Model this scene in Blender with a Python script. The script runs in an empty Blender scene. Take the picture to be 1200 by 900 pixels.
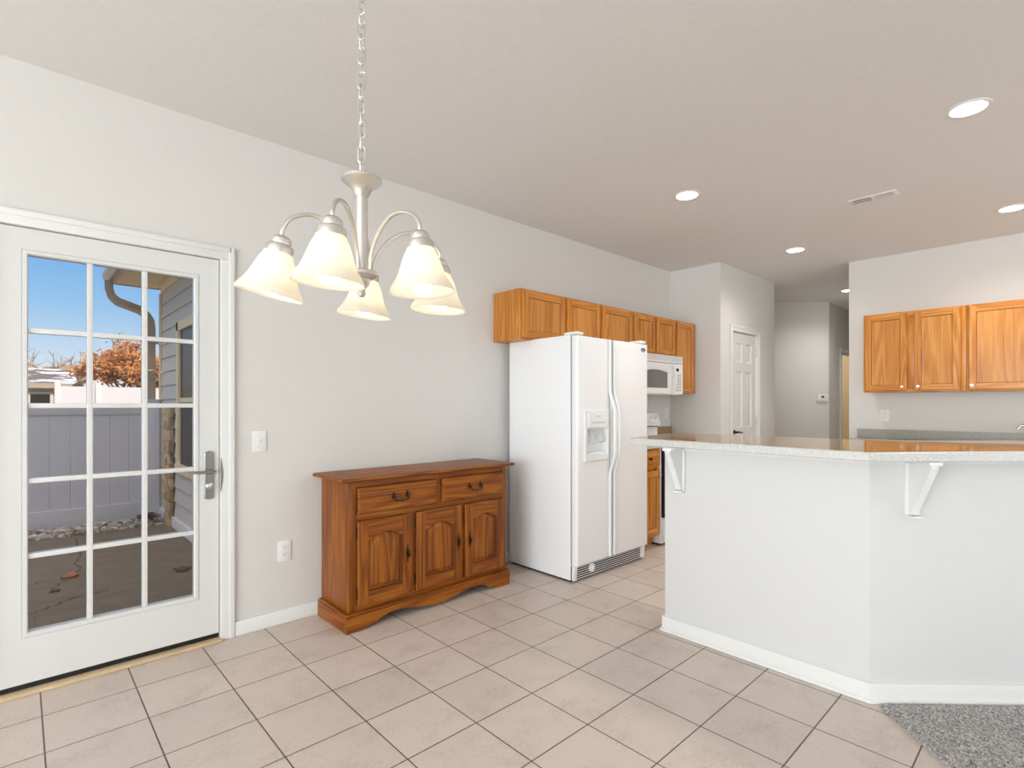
import bpy, bmesh, math, random
from mathutils import Vector, Matrix
PI = math.pi
C = bpy.context.scene.collection
SC = bpy.context.scene
random.seed(7)

# ------------------------------------------------------------------ camera, world, lights
YAW = 0.8106                      # camera heading, from +X (along the patio door wall) towards +Y (the patio)
CAMZ = 1.2576
cam_d = bpy.data.cameras.new('camera')
cam = bpy.data.objects.new('camera', cam_d); C.objects.link(cam)
cam.location = (0, 0, CAMZ)
cam.rotation_euler = (PI / 2, 0, YAW - PI / 2)
cam_d.sensor_width = 36
cam_d.lens = 619.774 / 1200 * 36
cam_d.shift_x = (600 - 611.18) / 1200
cam_d.shift_y = (473.875 - 450) / 1200
cam_d.clip_start = 0.05
cam_d.clip_end = 300
SC.camera = cam
SC.view_settings.view_transform = 'Standard'
SC.view_settings.look = 'None'
SC.view_settings.exposure = 0.0
SC.view_settings.gamma = 1.0
SC.view_settings.use_curve_mapping = False

def lin(c):
    c = c / 255
    return c / 12.92 if c <= .04045 else ((c + .055) / 1.055) ** 2.4
def rgb(r, g, b):
    return (lin(r), lin(g), lin(b), 1)

wd = bpy.data.worlds.new('sky'); SC.world = wd
wd.use_nodes = True
nt = wd.node_tree; nt.nodes.clear()
w_out = nt.nodes.new('ShaderNodeOutputWorld'); w_bg = nt.nodes.new('ShaderNodeBackground')
w_tc = nt.nodes.new('ShaderNodeTexCoord'); w_sep = nt.nodes.new('ShaderNodeSeparateXYZ'); w_ramp = nt.nodes.new('ShaderNodeValToRGB')
nt.links.new(w_tc.outputs['Generated'], w_sep.inputs[0]); nt.links.new(w_sep.outputs['Z'], w_ramp.inputs[0])
nt.links.new(w_ramp.outputs[0], w_bg.inputs[0]); nt.links.new(w_bg.outputs[0], w_out.inputs[0])
er = w_ramp.color_ramp.elements
er[0].position = 0.0; er[0].color = rgb(222, 232, 238)
er[1].position = 1.0; er[1].color = (1.5, 1.52, 1.6, 1)
for pos, col in ((.05, rgb(214, 231, 243)), (.10, rgb(184, 215, 242)), (.15, rgb(148, 197, 240)), (.21, rgb(120, 180, 234)), (.36, rgb(105, 165, 226)), (.55, (1.25, 1.3, 1.4, 1))):
    e = er.new(pos); e.color = col
w_bg.inputs['Strength'].default_value = 1.0

def light(name, kind, loc, rot, energy, color=(1, 1, 1), **kw):
    d = bpy.data.lights.new(name, kind); d.energy = energy; d.color = color
    for k, v in kw.items(): setattr(d, k, v)
    o = bpy.data.objects.new(name, d); C.objects.link(o); o.location = loc; o.rotation_euler = rot
    return o
# winter sun, low, over the house from behind
light('sun', 'SUN', (0, -10, 10), Vector((-0.28, 0.90, -0.36)).to_track_quat('-Z', 'Y').to_euler(), 2.7, (1, .86, .70), angle=.009)
# area lights at unseen living room windows; south and kitchen ones are added fill
COOL = (.89, .955, 1)
light('daylight_west', 'AREA', (-5.26, -.4, 1.45), (0, -PI / 2, 0), 232, COOL, shape='RECTANGLE', size=2.0, size_y=4.4)
light('south_fill', 'AREA', (-2.2, -4.30, 1.45), (PI / 2, 0, 0), 6, COOL, shape='RECTANGLE', size=2.4, size_y=1.9)
light('kitchen_fill', 'AREA', (3.55, -3.93, 1.45), (PI / 2, 0, -.85), 82, COOL, shape='RECTANGLE', size=2.0, size_y=1.9)
# upward area lights added at those windows to brighten the ceiling
light('ceiling_fill_west', 'AREA', (-5.24, -.4, 1.45), (0, -PI / 2 - .7, 0), 180, COOL, shape='RECTANGLE', size=2.0, size_y=4.4)
light('ceiling_fill_south', 'AREA', (-2.2, -4.28, 1.45), (PI / 2 + .75, 0, 0), 30, COOL, shape='RECTANGLE', size=2.4, size_y=1.9)

# ------------------------------------------------------------------ mesh helpers
class B:
    """collects shapes into one bmesh"""
    def __init__(s, M=None):
        s.bm = bmesh.new(); s.M = M or Matrix.Identity(4)
    def v(s, p): return s.bm.verts.new(s.M @ Vector(p))
    def face(s, vs, m=0):
        try:
            f = s.bm.faces.new(vs); f.material_index = m; return f
        except ValueError: return None
    def poly(s, pts, m=0): return s.face([s.v(p) for p in pts], m)
    def box(s, x0, x1, y0, y1, z0, z1, bev=0.0, m=0, seg=2):
        if x0 > x1: x0, x1 = x1, x0
        if y0 > y1: y0, y1 = y1, y0
        if z0 > z1: z0, z1 = z1, z0
        P = [s.v((x, y, z)) for x in (x0, x1) for y in (y0, y1) for z in (z0, z1)]
        F = [s.face([P[i] for i in q], m) for q in ((0, 1, 3, 2), (4, 6, 7, 5), (0, 4, 5, 1), (2, 3, 7, 6), (0, 2, 6, 4), (1, 5, 7, 3))]
        if bev > 0:
            ed = list({e for f in F for e in f.edges})
            r = bmesh.ops.bevel(s.bm, geom=ed, offset=bev, segments=seg, profile=.6, affect='EDGES')
            for f in r['faces']: f.material_index = m
        return s
    def prism(s, pts, z0, z1, bev=0.0, m=0, seg=2, edges='all'):
        """vertical prism over a plan polygon"""
        a = [s.v((x, y, z0)) for x, y in pts]; b = [s.v((x, y, z1)) for x, y in pts]
        n = len(pts)
        F = [s.face(a[::-1], m), s.face(b, m)] + [s.face([a[i], a[(i + 1) % n], b[(i + 1) % n], b[i]], m) for i in range(n)]
        if bev > 0:
            ed = list({e for f in F for e in f.edges})
            r = bmesh.ops.bevel(s.bm, geom=ed, offset=bev, segments=seg, profile=.6, affect='EDGES')
            for f in r['faces']: f.material_index = m
        return s
    def extrude_xz(s, pts, y0, y1, m=0, bev=0.0):
        """profile in x,z pulled along y"""
        a = [s.v((x, y0, z)) for x, z in pts]; b = [s.v((x, y1, z)) for x, z in pts]
        n = len(pts)
        F = [s.face(a, m), s.face(b[::-1], m)] + [s.face([a[i], b[i], b[(i + 1) % n], a[(i + 1) % n]], m) for i in range(n)]
        if bev > 0:
            ed = list({e for f in F for e in f.edges})
            bmesh.ops.bevel(s.bm, geom=ed, offset=bev, segments=2, profile=.6, affect='EDGES')
        return s
    def extrude_yz(s, pts, x0, x1, m=0):
        a = [s.v((x0, y, z)) for y, z in pts]; b = [s.v((x1, y, z)) for y, z in pts]
        n = len(pts)
        s.face(a, m); s.face(b[::-1], m)
        for i in range(n): s.face([a[i], b[i], b[(i + 1) % n], a[(i + 1) % n]], m)
        return s
    def rings(s, loops, m=0, cap0=True, cap1=True, closed=True):
        """bridge successive loops of points; m may be a function (loop, edge) -> slot"""
        L = [[s.v(p) for p in lp] for lp in loops]
        n = len(L[0])
        for k in range(len(L) - 1):
            for i in range(n if closed else n - 1):
                j = (i + 1) % n
                s.face([L[k][i], L[k][j], L[k + 1][j], L[k + 1][i]], m(k, i) if callable(m) else m)
        mm = (lambda k: m(k, 0)) if callable(m) else (lambda k: m)
        if cap0: s.face(L[0][::-1], mm(0))
        if cap1: s.face(L[-1], mm(len(L) - 2))
        return s
    def lathe(s, prof, seg=24, T=None, m=0, cap0=True, cap1=True):
        T = T or Matrix.Identity(4)
        lp = [[T @ Vector((r * math.cos(2 * PI * i / seg), r * math.sin(2 * PI * i / seg), z)) for i in range(seg)] for r, z in prof]
        return s.rings(lp, m, cap0, cap1)
    def tube(s, pts, rad, seg=10, m=0, side=None, flat=1.0, caps=True, loop=False):
        pts = [Vector(p) for p in pts]; n = len(pts)
        rr = rad if isinstance(rad, (list, tuple)) else [rad] * n
        lp = []; ref = None
        for i in range(n):
            a = pts[(i - 1) % n] if (i or loop) else pts[0]
            b = pts[(i + 1) % n] if (i < n - 1 or loop) else pts[-1]
            t = (b - a).normalized()
            if side is not None: u = Vector(side); u = (u - t * u.dot(t)).normalized()
            else:
                if ref is None: ref = Vector((0, 0, 1)) if abs(t.z) < .9 else Vector((1, 0, 0))
                u = (ref - t * ref.dot(t)).normalized(); ref = u
            w = t.cross(u)
            lp.append([pts[i] + (u * math.cos(2 * PI * k / seg) + w * math.sin(2 * PI * k / seg) * flat) * rr[i] for k in range(seg)])
        if loop:
            lp.append(lp[0]); return s.rings(lp, m, False, False)
        return s.rings(lp, m, caps, caps)
    def sphere(s, c, r, seg=14, rng=8, m=0, sc=(1, 1, 1)):
        lp = []
        for k in range(1, rng):
            a = PI * k / rng
            lp.append([(c[0] + r * sc[0] * math.sin(a) * math.cos(2 * PI * i / seg), c[1] + r * sc[1] * math.sin(a) * math.sin(2 * PI * i / seg), c[2] + r * sc[2] * math.cos(a)) for i in range(seg)])
        return s.rings(lp, m)

def sub(p, q): return (p[0] - q[0], p[1] - q[1], p[2] - q[2])
def obj(name, b, mats, parent=None, smooth=35, at=None):
    """link a builder as ONE mesh object; vertices are given in world coordinates"""
    bm = b.bm
    bmesh.ops.remove_doubles(bm, verts=bm.verts, dist=1e-6)
    bmesh.ops.recalc_face_normals(bm, faces=bm.faces)
    if at is None and parent is None:
        pass
    org = Vector((0, 0, 0))
    q = parent
    while q is not None:
        org += q.location; q = q.parent
    if at is not None: org = Vector(at) if parent is None else org
    bmesh.ops.translate(bm, verts=bm.verts, vec=-org)
    me = bpy.data.meshes.new(name); bm.to_mesh(me); bm.free()
    for mm in (mats if isinstance(mats, (list, tuple)) else [mats]): me.materials.append(mm)
    if smooth:
        for p in me.polygons: p.use_smooth = True
        me.set_sharp_from_angle(angle=math.radians(smooth))
    o = bpy.data.objects.new(name, me); C.objects.link(o)
    if parent is not None: o.parent = parent
    elif at is not None: o.location = at
    return o
def tag(o, label=None, cat=None, group=None, kind=None):
    if label: o['label'] = label
    if cat: o['category'] = cat
    if group: o['group'] = group
    if kind: o['kind'] = kind
    return o
def thing(name, label, cat, loc, group=None):
    o = bpy.data.objects.new(name, None); C.objects.link(o); o.location = loc; o.empty_display_size = .1
    return tag(o, label, cat, group)
def struct(name, b, mats, label, cat, parent=None, smooth=35):
    return tag(obj(name, b, mats, parent, smooth), label, cat, kind='structure')
def copy_tree(o, parent=None):
    c = o.copy(); C.objects.link(c)
    if parent is not None: c.parent = parent
    for ch in list(o.children): copy_tree(ch, c)
    return c

# ------------------------------------------------------------------ materials
def mat(name):
    m = bpy.data.materials.new(name); m.use_nodes = True
    nt = m.node_tree; p = nt.nodes['Principled BSDF']
    return m, nt, p
def N(nt, t, **kw):
    n = nt.nodes.new(t)
    for k, v in kw.items():
        if k in n.inputs: n.inputs[k].default_value = v
        else: setattr(n, k, v)
    return n
def coords(nt, scale=(1, 1, 1), rnd=0.0, out='Object'):
    tc = N(nt, 'ShaderNodeTexCoord'); mp = N(nt, 'ShaderNodeMapping'); mp.inputs['Scale'].default_value = scale
    src = tc.outputs[out]
    if rnd:
        oi = N(nt, 'ShaderNodeObjectInfo'); mu = N(nt, 'ShaderNodeMath', operation='MULTIPLY'); mu.inputs[1].default_value = rnd
        nt.links.new(oi.outputs['Random'], mu.inputs[0])
        ad = N(nt, 'ShaderNodeVectorMath', operation='ADD'); nt.links.new(src, ad.inputs[0]); nt.links.new(mu.outputs[0], ad.inputs[1]); src = ad.outputs[0]
    nt.links.new(src, mp.inputs['Vector'])
    return mp.outputs[0]
def ramp(nt, fac, stops):
    r = N(nt, 'ShaderNodeValToRGB'); e = r.color_ramp.elements
    e[0].position, e[0].color = stops[0]; e[1].position, e[1].color = stops[-1]
    for pos, col in stops[1:-1]:
        k = e.new(pos); k.color = col
    nt.links.new(fac, r.inputs[0]); return r.outputs[0]
def bump(nt, p, h, strength=.2, dist=.01):
    b = N(nt, 'ShaderNodeBump'); b.inputs['Strength'].default_value = strength; b.inputs['Distance'].default_value = dist
    nt.links.new(h, b.inputs['Height']); nt.links.new(b.outputs[0], p.inputs['Normal'])
def plain(name, col, rough=.5, metal=0.0, spec=.5, coat=0.0, nz=0.0, nscale=40, bmp=0.0):
    m, nt, p = mat(name)
    p.inputs['Base Color'].default_value = col; p.inputs['Roughness'].default_value = rough
    p.inputs['Metallic'].default_value = metal; p.inputs['Specular IOR Level'].default_value = spec
    p.inputs['Coat Weight'].default_value = coat; p.inputs['Coat Roughness'].default_value = .08
    c = coords(nt); n = N(nt, 'ShaderNodeTexNoise', Scale=nscale, Detail=3.0); nt.links.new(c, n.inputs['Vector'])
    k = nz if nz else .02
    lo = tuple(x * (1 - k) for x in col[:3]) + (1,); hi = tuple(min(1, x * (1 + k)) for x in col[:3]) + (1,)
    nt.links.new(ramp(nt, n.outputs['Fac'], [(.3, lo), (.7, hi)]), p.inputs['Base Color'])
    if bmp: bump(nt, p, n.outputs['Fac'], bmp, .002)
    return m

def wood(name, light_c, mid_c, dark_c, axis, rough=.38, coat=.25, ring=9.0):
    m, nt, p = mat(name)
    def sc(al, ac): return tuple(al if i == axis else ac for i in range(3))
    c1 = coords(nt, sc(.7, 8.0), 13.0)
    n1 = N(nt, 'ShaderNodeTexNoise', Scale=1.0, Detail=1.0, Distortion=.2); nt.links.new(c1, n1.inputs['Vector'])
    mu = N(nt, 'ShaderNodeMath', operation='MULTIPLY'); mu.inputs[1].default_value = ring * 6.283; nt.links.new(n1.outputs['Fac'], mu.inputs[0])
    si = N(nt, 'ShaderNodeMath', operation='SINE'); nt.links.new(mu.outputs[0], si.inputs[0])
    ma = N(nt, 'ShaderNodeMapRange'); ma.inputs['From Min'].default_value = -1; nt.links.new(si.outputs[0], ma.inputs['Value'])
    c2 = coords(nt, sc(3.0, 150.0), 13.0)
    n2 = N(nt, 'ShaderNodeTexNoise', Scale=1.0, Detail=2.0); nt.links.new(c2, n2.inputs['Vector'])
    c3 = coords(nt, sc(.5, 14.0), 31.0)
    n3 = N(nt, 'ShaderNodeTexNoise', Scale=1.0, Detail=1.0); nt.links.new(c3, n3.inputs['Vector'])
    a = N(nt, 'ShaderNodeMath', operation='MULTIPLY_ADD'); a.inputs[1].default_value = .20; nt.links.new(ma.outputs[0], a.inputs[0]); 
    b = N(nt, 'ShaderNodeMath', operation='MULTIPLY'); b.inputs[1].default_value = .62; nt.links.new(n2.outputs['Fac'], b.inputs[0]); nt.links.new(b.outputs[0], a.inputs[2])
    d = N(nt, 'ShaderNodeMath', operation='MULTIPLY_ADD'); d.inputs[1].default_value = .28; nt.links.new(n3.outputs['Fac'], d.inputs[0]); nt.links.new(a.outputs[0], d.inputs[2])
    col = ramp(nt, d.outputs[0], [(.36, light_c), (.56, mid_c), (.84, dark_c)])
    nt.links.new(col, p.inputs['Base Color'])
    p.inputs['Roughness'].default_value = rough; p.inputs['Coat Weight'].default_value = coat; p.inputs['Coat Roughness'].default_value = .2; p.inputs['Specular IOR Level'].default_value = .35
    bump(nt, p, n2.outputs['Fac'], .08, .001)
    return m
def woods(name, l, m, d, **kw): return [wood(name + s, l, m, d, ax, **kw) for s, ax in (('_x', 0), ('_y', 1), ('_z', 2))]

M = {}
M['wall'] = plain('wall_paint', rgb(222, 220, 216), .7, spec=.3, nz=.012, nscale=90, bmp=.05)
M['ceil'] = plain('ceiling_paint', rgb(231, 229, 226), .85, spec=.2, nz=.02, nscale=60, bmp=.12)
M['trim'] = plain('white_trim_paint', rgb(232, 232, 230), .38, spec=.5, nz=.006)
M['bar'] = plain('white_wall_paint', rgb(217, 217, 216), .65, spec=.3, nz=.01, nscale=90, bmp=.05)
M['door'] = plain('white_door_paint', rgb(224, 224, 222), .42, nz=.006)
M['appliance'] = plain('white_enamel', rgb(246, 247, 249), .28, coat=.25, nz=.006, nscale=200)
M['appliance2'] = plain('white_plastic', rgb(242, 243, 243), .35, nz=.006)
M['greyplastic'] = plain('light_grey_plastic', rgb(196, 197, 197), .4)
M['gasket'] = plain('grey_rubber_gasket', rgb(110, 110, 112), .7)
M['dark'] = plain('dark_gap', rgb(28, 27, 27), .6)
M['black'] = plain('black_enamel', rgb(18, 18, 19), .25)
M['nickel'] = plain('brushed_nickel', rgb(218, 215, 209), .36, metal=1.0)
M['chrome'] = plain('chrome', rgb(225, 225, 225), .12, metal=1.0)
M['satin'] = plain('satin_steel', rgb(150, 149, 146), .35, metal=.9)
M['brass'] = plain('aged_brass', rgb(74, 62, 44), .38, metal=.85, nz=.25, nscale=300)
M['bronze'] = plain('dark_bronze', rgb(60, 52, 44), .35, metal=.9)
M['plate'] = plain('white_cover_plate', rgb(238, 238, 236), .35)
M['slot'] = plain('dark_slot', rgb(60, 58, 55), .6)
OAK = woods('honey_oak', rgb(214, 148, 70), rgb(194, 124, 44), rgb(154, 88, 24))
OAKP = woods('honey_oak_panel', rgb(210, 147, 72), rgb(194, 126, 48), rgb(158, 94, 28), ring=6.0)
SB = woods('walnut_stained_oak', rgb(162, 97, 20), rgb(137, 72, 9), rgb(82, 38, 3), rough=.42, coat=.08)
M['oakgroove'] = plain('dark_oak_groove', rgb(134, 76, 22), .5, nz=.1)  # darker brown on the step around the cabinet panels
M['sbgroove'] = plain('dark_sideboard_groove', rgb(92, 44, 10), .5, nz=.1)  # darker brown on the step around the sideboard door panels

def mk_glass(name, refl=1.0, tint=(1, 1, 1, 1)):
    m = bpy.data.materials.new(name); m.use_nodes = True; nt = m.node_tree; nt.nodes.clear()
    o = N(nt, 'ShaderNodeOutputMaterial'); mx = N(nt, 'ShaderNodeMixShader'); t = N(nt, 'ShaderNodeBsdfTransparent'); g = N(nt, 'ShaderNodeBsdfGlossy'); f = N(nt, 'ShaderNodeFresnel')
    t.inputs[0].default_value = tint; g.inputs['Roughness'].default_value = .004; f.inputs['IOR'].default_value = 1.45
    nt.links.new(f.outputs[0], mx.inputs[0]); nt.links.new(t.outputs[0], mx.inputs[1]); nt.links.new(g.outputs[0], mx.inputs[2]); nt.links.new(mx.outputs[0], o.inputs[0])
    return m
M['glass'] = mk_glass('window_glass')
m, nt, p = mat('dark_window_glass'); p.inputs['Base Color'].default_value = rgb(46, 40, 36); p.inputs['Roughness'].default_value = .3; p.inputs['Specular IOR Level'].default_value = .1; M['darkglass'] = m
m, nt, p = mat('smoked_oven_glass'); p.inputs['Base Color'].default_value = rgb(120, 118, 116); p.inputs['Roughness'].default_value = .12; M['ovenglass'] = m
def emit(name, col, s):
    m = bpy.data.materials.new(name); m.use_nodes = True; nt = m.node_tree; nt.nodes.clear()
    o = N(nt, 'ShaderNodeOutputMaterial'); e = N(nt, 'ShaderNodeEmission'); e.inputs[0].default_value = col; e.inputs[1].default_value = s
    nt.links.new(e.outputs[0], o.inputs[0]); return m
M['bulb'] = emit('lit_bulb', (1, .94, .83, 1), 6.5)
M['can'] = emit('lit_downlight_lens', (1, .93, .82, 1), 14.0)
# frosted shade glass
m = bpy.data.materials.new('frosted_shade_glass'); m.use_nodes = True; nt = m.node_tree; p = nt.nodes['Principled BSDF']
p.inputs['Base Color'].default_value = rgb(252, 249, 243); p.inputs['Roughness'].default_value = .35
tr = N(nt, 'ShaderNodeBsdfTranslucent'); tr.inputs[0].default_value = rgb(246, 238, 220)
mx = N(nt, 'ShaderNodeMixShader'); mx.inputs[0].default_value = .5
nt.links.new(p.outputs[0], mx.inputs[1]); nt.links.new(tr.outputs[0], mx.inputs[2]); nt.links.new(mx.outputs[0], nt.nodes['Material Output'].inputs[0])
M['shade'] = m

# floor tile
TILE = .3103128
m, nt, p = mat('beige_floor_tile')
c = coords(nt); sb_ = N(nt, 'ShaderNodeVectorMath', operation='SUBTRACT'); sb_.inputs[1].default_value = (.0684 - 20 * TILE, .0850 - 20 * TILE, 0)
nt.links.new(c, sb_.inputs[0])
br = N(nt, 'ShaderNodeTexBrick', offset=0.0, squash=1.0)
br.inputs['Scale'].default_value = 1.0; br.inputs['Brick Width'].default_value = TILE; br.inputs['Row Height'].default_value = TILE
br.inputs['Mortar Size'].default_value = .0028; br.inputs['Mortar Smooth'].default_value = .15; br.inputs['Bias'].default_value = 0
br.inputs['Color1'].default_value = rgb(217, 203, 192); br.inputs['Color2'].default_value = rgb(209, 195, 184); br.inputs['Mortar'].default_value = rgb(98, 84, 71)
nt.links.new(sb_.outputs[0], br.inputs['Vector'])
n1 = N(nt, 'ShaderNodeTexNoise', Scale=5.0, Detail=5.0, Roughness=.65); nt.links.new(c, n1.inputs['Vector'])
n2 = N(nt, 'ShaderNodeTexNoise', Scale=70.0, Detail=3.0); nt.links.new(c, n2.inputs['Vector'])
a = N(nt, 'ShaderNodeMath', operation='MULTIPLY_ADD'); a.inputs[1].default_value = .55; nt.links.new(n2.outputs['Fac'], a.inputs[0]); nt.links.new(n1.outputs['Fac'], a.inputs[2])
var = ramp(nt, a.outputs[0], [(.55, (.86, .84, .82, 1)), (.8, (1, 1, 1, 1)), (1.05, (1.0, .985, .97, 1))])
mul = N(nt, 'ShaderNodeMix', data_type='RGBA', blend_type='MULTIPLY'); mul.inputs['Factor'].default_value = 1
nt.links.new(br.outputs['Color'], mul.inputs['A']); nt.links.new(var, mul.inputs['B']); nt.links.new(mul.outputs['Result'], p.inputs['Base Color'])
p.inputs['Roughness'].default_value = .42
inv = N(nt, 'ShaderNodeMath', operation='SUBTRACT'); inv.inputs[0].default_value = 1.0; nt.links.new(br.outputs['Fac'], inv.inputs[1])
bump(nt, p, inv.outputs[0], .5, .003)
M['tile'] = m

def speckle(name, stops, scale, rough=.5, coat=0.0, bmp=0.0):
    m, nt, p = mat(name); c = coords(nt)
    n = N(nt, 'ShaderNodeTexVoronoi', Scale=scale); nt.links.new(c, n.inputs['Vector'])
    sp = N(nt, 'ShaderNodeSeparateColor'); nt.links.new(n.outputs['Color'], sp.inputs[0])
    nt.links.new(ramp(nt, sp.outputs[0], stops), p.inputs['Base Color'])
    p.inputs['Roughness'].default_value = rough; p.inputs['Coat Weight'].default_value = coat; p.inputs['Coat Roughness'].default_value = .03
    if bmp: bump(nt, p, sp.outputs[1], bmp, .004)
    return m
M['laminate'] = speckle('speckled_grey_laminate', [(0, rgb(170, 168, 163)), (.25, rgb(206, 206, 203)), (.8, rgb(216, 216, 214)), (1, rgb(236, 236, 235))], 480, .35)
M['lamtop'] = speckle('glossy_speckled_laminate', [(0, rgb(140, 104, 66)), (.5, rgb(164, 128, 86)), (1, rgb(186, 156, 116))], 320, .06)
M['backsplash'] = speckle('grey_laminate_backsplash', [(0, rgb(150, 148, 140)), (.5, rgb(172, 171, 163)), (1, rgb(190, 190, 184))], 260, .4)
M['carpet'] = speckle('grey_speckled_carpet', [(0, rgb(104, 99, 97)), (.3, rgb(160, 154, 151)), (.75, rgb(190, 185, 182)), (1, rgb(226, 222, 219))], 200, .95, bmp=.8)
M['concrete'] = plain('patio_concrete', rgb(112, 97, 80), .85, nz=.16, nscale=7, bmp=.2)
M['concretedark'] = plain('dark_crack_strip', rgb(70, 60, 50), .9)  # dark brown of the thin strips that draw the slab cracks
M['vinyl'] = plain('white_vinyl_fence', rgb(226, 222, 226), .5, nz=.01)
M['siding'] = plain('grey_lap_siding', rgb(200, 190, 180), .7, nz=.03, nscale=12)
M['soffit'] = plain('tan_soffit', rgb(238, 212, 164), .6, nz=.05)
M['fascia'] = plain('cream_trim_board', rgb(232, 208, 166), .6, nz=.03)
M['spout'] = plain('grey_tan_aluminium', rgb(178, 160, 142), .45, nz=.03)
M['roofing'] = plain('brown_shingle', rgb(96, 84, 74), .9, nz=.2, nscale=30)
M['stone'] = speckle('river_gravel', [(0, rgb(96, 82, 74)), (.4, rgb(150, 136, 124)), (.8, rgb(196, 184, 172)), (1, rgb(226, 218, 210))], 14, .8)
M['stonecol'] = speckle('tan_stone_veneer', [(0, rgb(150, 120, 84)), (.5, rgb(186, 152, 108)), (1, rgb(206, 178, 140))], 9, .8)
M['leaf'] = plain('dry_brown_leaf', rgb(156, 92, 44), .7, nz=.3, nscale=30)
M['leafdark'] = plain('dark_dead_leaf', rgb(74, 52, 38), .8, nz=.3, nscale=30)
M['autumn'] = speckle('autumn_foliage', [(0, rgb(150, 84, 40)), (.5, rgb(200, 126, 66)), (1, rgb(226, 166, 100))], 5, .8)
M['bark'] = plain('grey_brown_bark', rgb(122, 98, 80), .9, nz=.2)
M['brush'] = speckle('winter_brush', [(0, rgb(120, 92, 70)), (.5, rgb(164, 132, 102)), (1, rgb(190, 160, 128))], 1.5, .95)
M['ground'] = plain('winter_ground', rgb(150, 132, 100), .95, nz=.15, nscale=2)
m, nt, p = mat('patchy_snow_on_shingles'); c = coords(nt, (1, 1, 1)); n = N(nt, 'ShaderNodeTexNoise', Scale=1.1, Detail=4.0); nt.links.new(c, n.inputs['Vector'])
nt.links.new(ramp(nt, n.outputs['Fac'], [(.47, rgb(112, 98, 90)), (.54, rgb(236, 236, 242)), (1, rgb(244, 244, 250))]), p.inputs['Base Color']); p.inputs['Roughness'].default_value = .8; M['snowroof'] = m
M['housewall'] = plain('beige_house_wall', rgb(196, 182, 166), .8)

# ------------------------------------------------------------------ setting
WV = 3.1507      # inner face of the patio door wall
CE = 2.7427      # ceiling height
# floor tile and carpet
b = B(); b.box(-5.46, 11.2, -4.5, WV + .14, -.05, 0); b.box(6.6, 11.2, WV + .14, 4.8, -.05, 0)
struct('floor', b, M['tile'], 'square beige ceramic floor tile with dark grout lines', 'floor', smooth=0)
b = B()
cp = [(2.590, .568), (-2.28, -4.295), (2.44, -4.295), (2.44, -2.86), (3.62, -2.86), (3.62, -.455)]
b.prism(cp, .0005, .012)
# finer top so the pile stands out near the camera
random.seed(3)
for i in range(5200):
    t = random.random() ** 1.2; q = random.random()
    px_, py_ = 2.62 + 1.0 * t * (.75 if q < .5 else 1) * 0, 0
    # inside the visible wedge between the tile edge and the half wall
    s_ = .04 + random.random() * 1.46; r_ = random.random() * 1.40
    x = 2.615 - .7071 * s_ + .7071 * r_; y = .600 - .7071 * s_ - .7071 * r_
    h = .010 + .007 * random.random(); w = .0035
    an = random.random() * PI; cx, sx = math.cos(an) * w, math.sin(an) * w
    lx, ly = (random.random() - .5) * .008, (random.random() - .5) * .008
    b.poly([(x - cx, y - sx, .010), (x + cx, y + sx, .010), (x + lx, y + ly, .010 + h)])
carp = obj('carpet', b, M['carpet'], smooth=0); tag(carp, 'grey speckled carpet meeting the tile along a diagonal edge', 'carpet', kind='stuff')
# ceilings
b = B(); b.box(-5.46, 7.02, -4.5, WV + .14, CE, CE + .12)
struct('ceiling', b, M['ceil'], 'flat white painted ceiling over dining area and kitchen', 'ceiling', smooth=0)
HCE = 2.79
b = B(); b.box(7.02, 11.2, -4.5, 4.8, HCE, HCE + .12); b.box(6.7, 7.02, WV + .14, 4.8, HCE, HCE + .12)
struct('ceiling.001', b, M['ceil'], 'ceiling of the hallway beyond the pantry door', 'ceiling', smooth=0)
# patio door wall with door hole
DU0, DU1, DZ = -.100, .782, 2.034
b = B()
b.box(-5.46, DU0, WV, WV + .14, 0, CE); b.box(DU1, 5.30, WV, WV + .14, 0, CE); b.box(DU0, DU1, WV, WV + .14, DZ, CE); b.box(5.30, 6.70, WV, WV + .14, 0, CE)
struct('wall_left', b, M['wall'], 'long light grey wall with the patio door', 'wall', smooth=0)
# pantry block
b = B(); b.box(5.30, 5.40, 2.565, WV, 0, CE)
b.box(5.40, 5.575, 2.565, 2.665, 0, CE); b.box(6.19, 6.72, 2.565, 2.665, 0, CE); b.box(5.575, 6.19, 2.565, 2.665, 2.05, CE)
b.box(6.62, 6.72, 2.665, 4.8, 0, HCE)
struct('wall_pantry', b, M['wall'], 'grey wall block around the pantry with outside corner', 'wall', smooth=0)
# right wall of the kitchen
b = B(); b.box(6.30, 6.42, -4.5, 1.65, 0, CE); b.box(6.42, 11.2, 1.53, 1.65, 0, HCE)
struct('wall_right', b, M['wall'], 'light wall behind the right hand cabinets', 'wall', smooth=0)
# hallway end: angled wall, then a wall with a cased opening
HA, HB = Vector((8.209, 3.127)), Vector((8.793, 2.572))
b = B(); d = (HA - HB).normalized(); HA2 = HA + d * 1.9; nrm = Vector((.689, .7247)) * .1
b.prism([(HA2.x, HA2.y), (HB.x, HB.y), (HB.x + .1, HB.y + .05), (HA2.x + nrm.x, HA2.y + nrm.y)], 0, HCE)
struct('wall_hall', b, M['wall'], 'angled hallway wall carrying the thermostat', 'wall', smooth=0)
b = B(); b.box(HB.x + .02, 9.41, HB.y, HB.y + .1, 0, HCE); b.box(10.2, 11.2, HB.y, HB.y + .1, 0, HCE); b.box(9.41, 10.2, HB.y, HB.y + .1, 2.07, HCE)
struct('wall_hall.001', b, M['wall'], 'hallway wall with the cased opening', 'wall', smooth=0)
b = B(); b.box(11.1, 11.2, 1.65, 4.8, 0, HCE); b.box(6.72, 11.2, 4.7, 4.8, 0, HCE)
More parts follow.
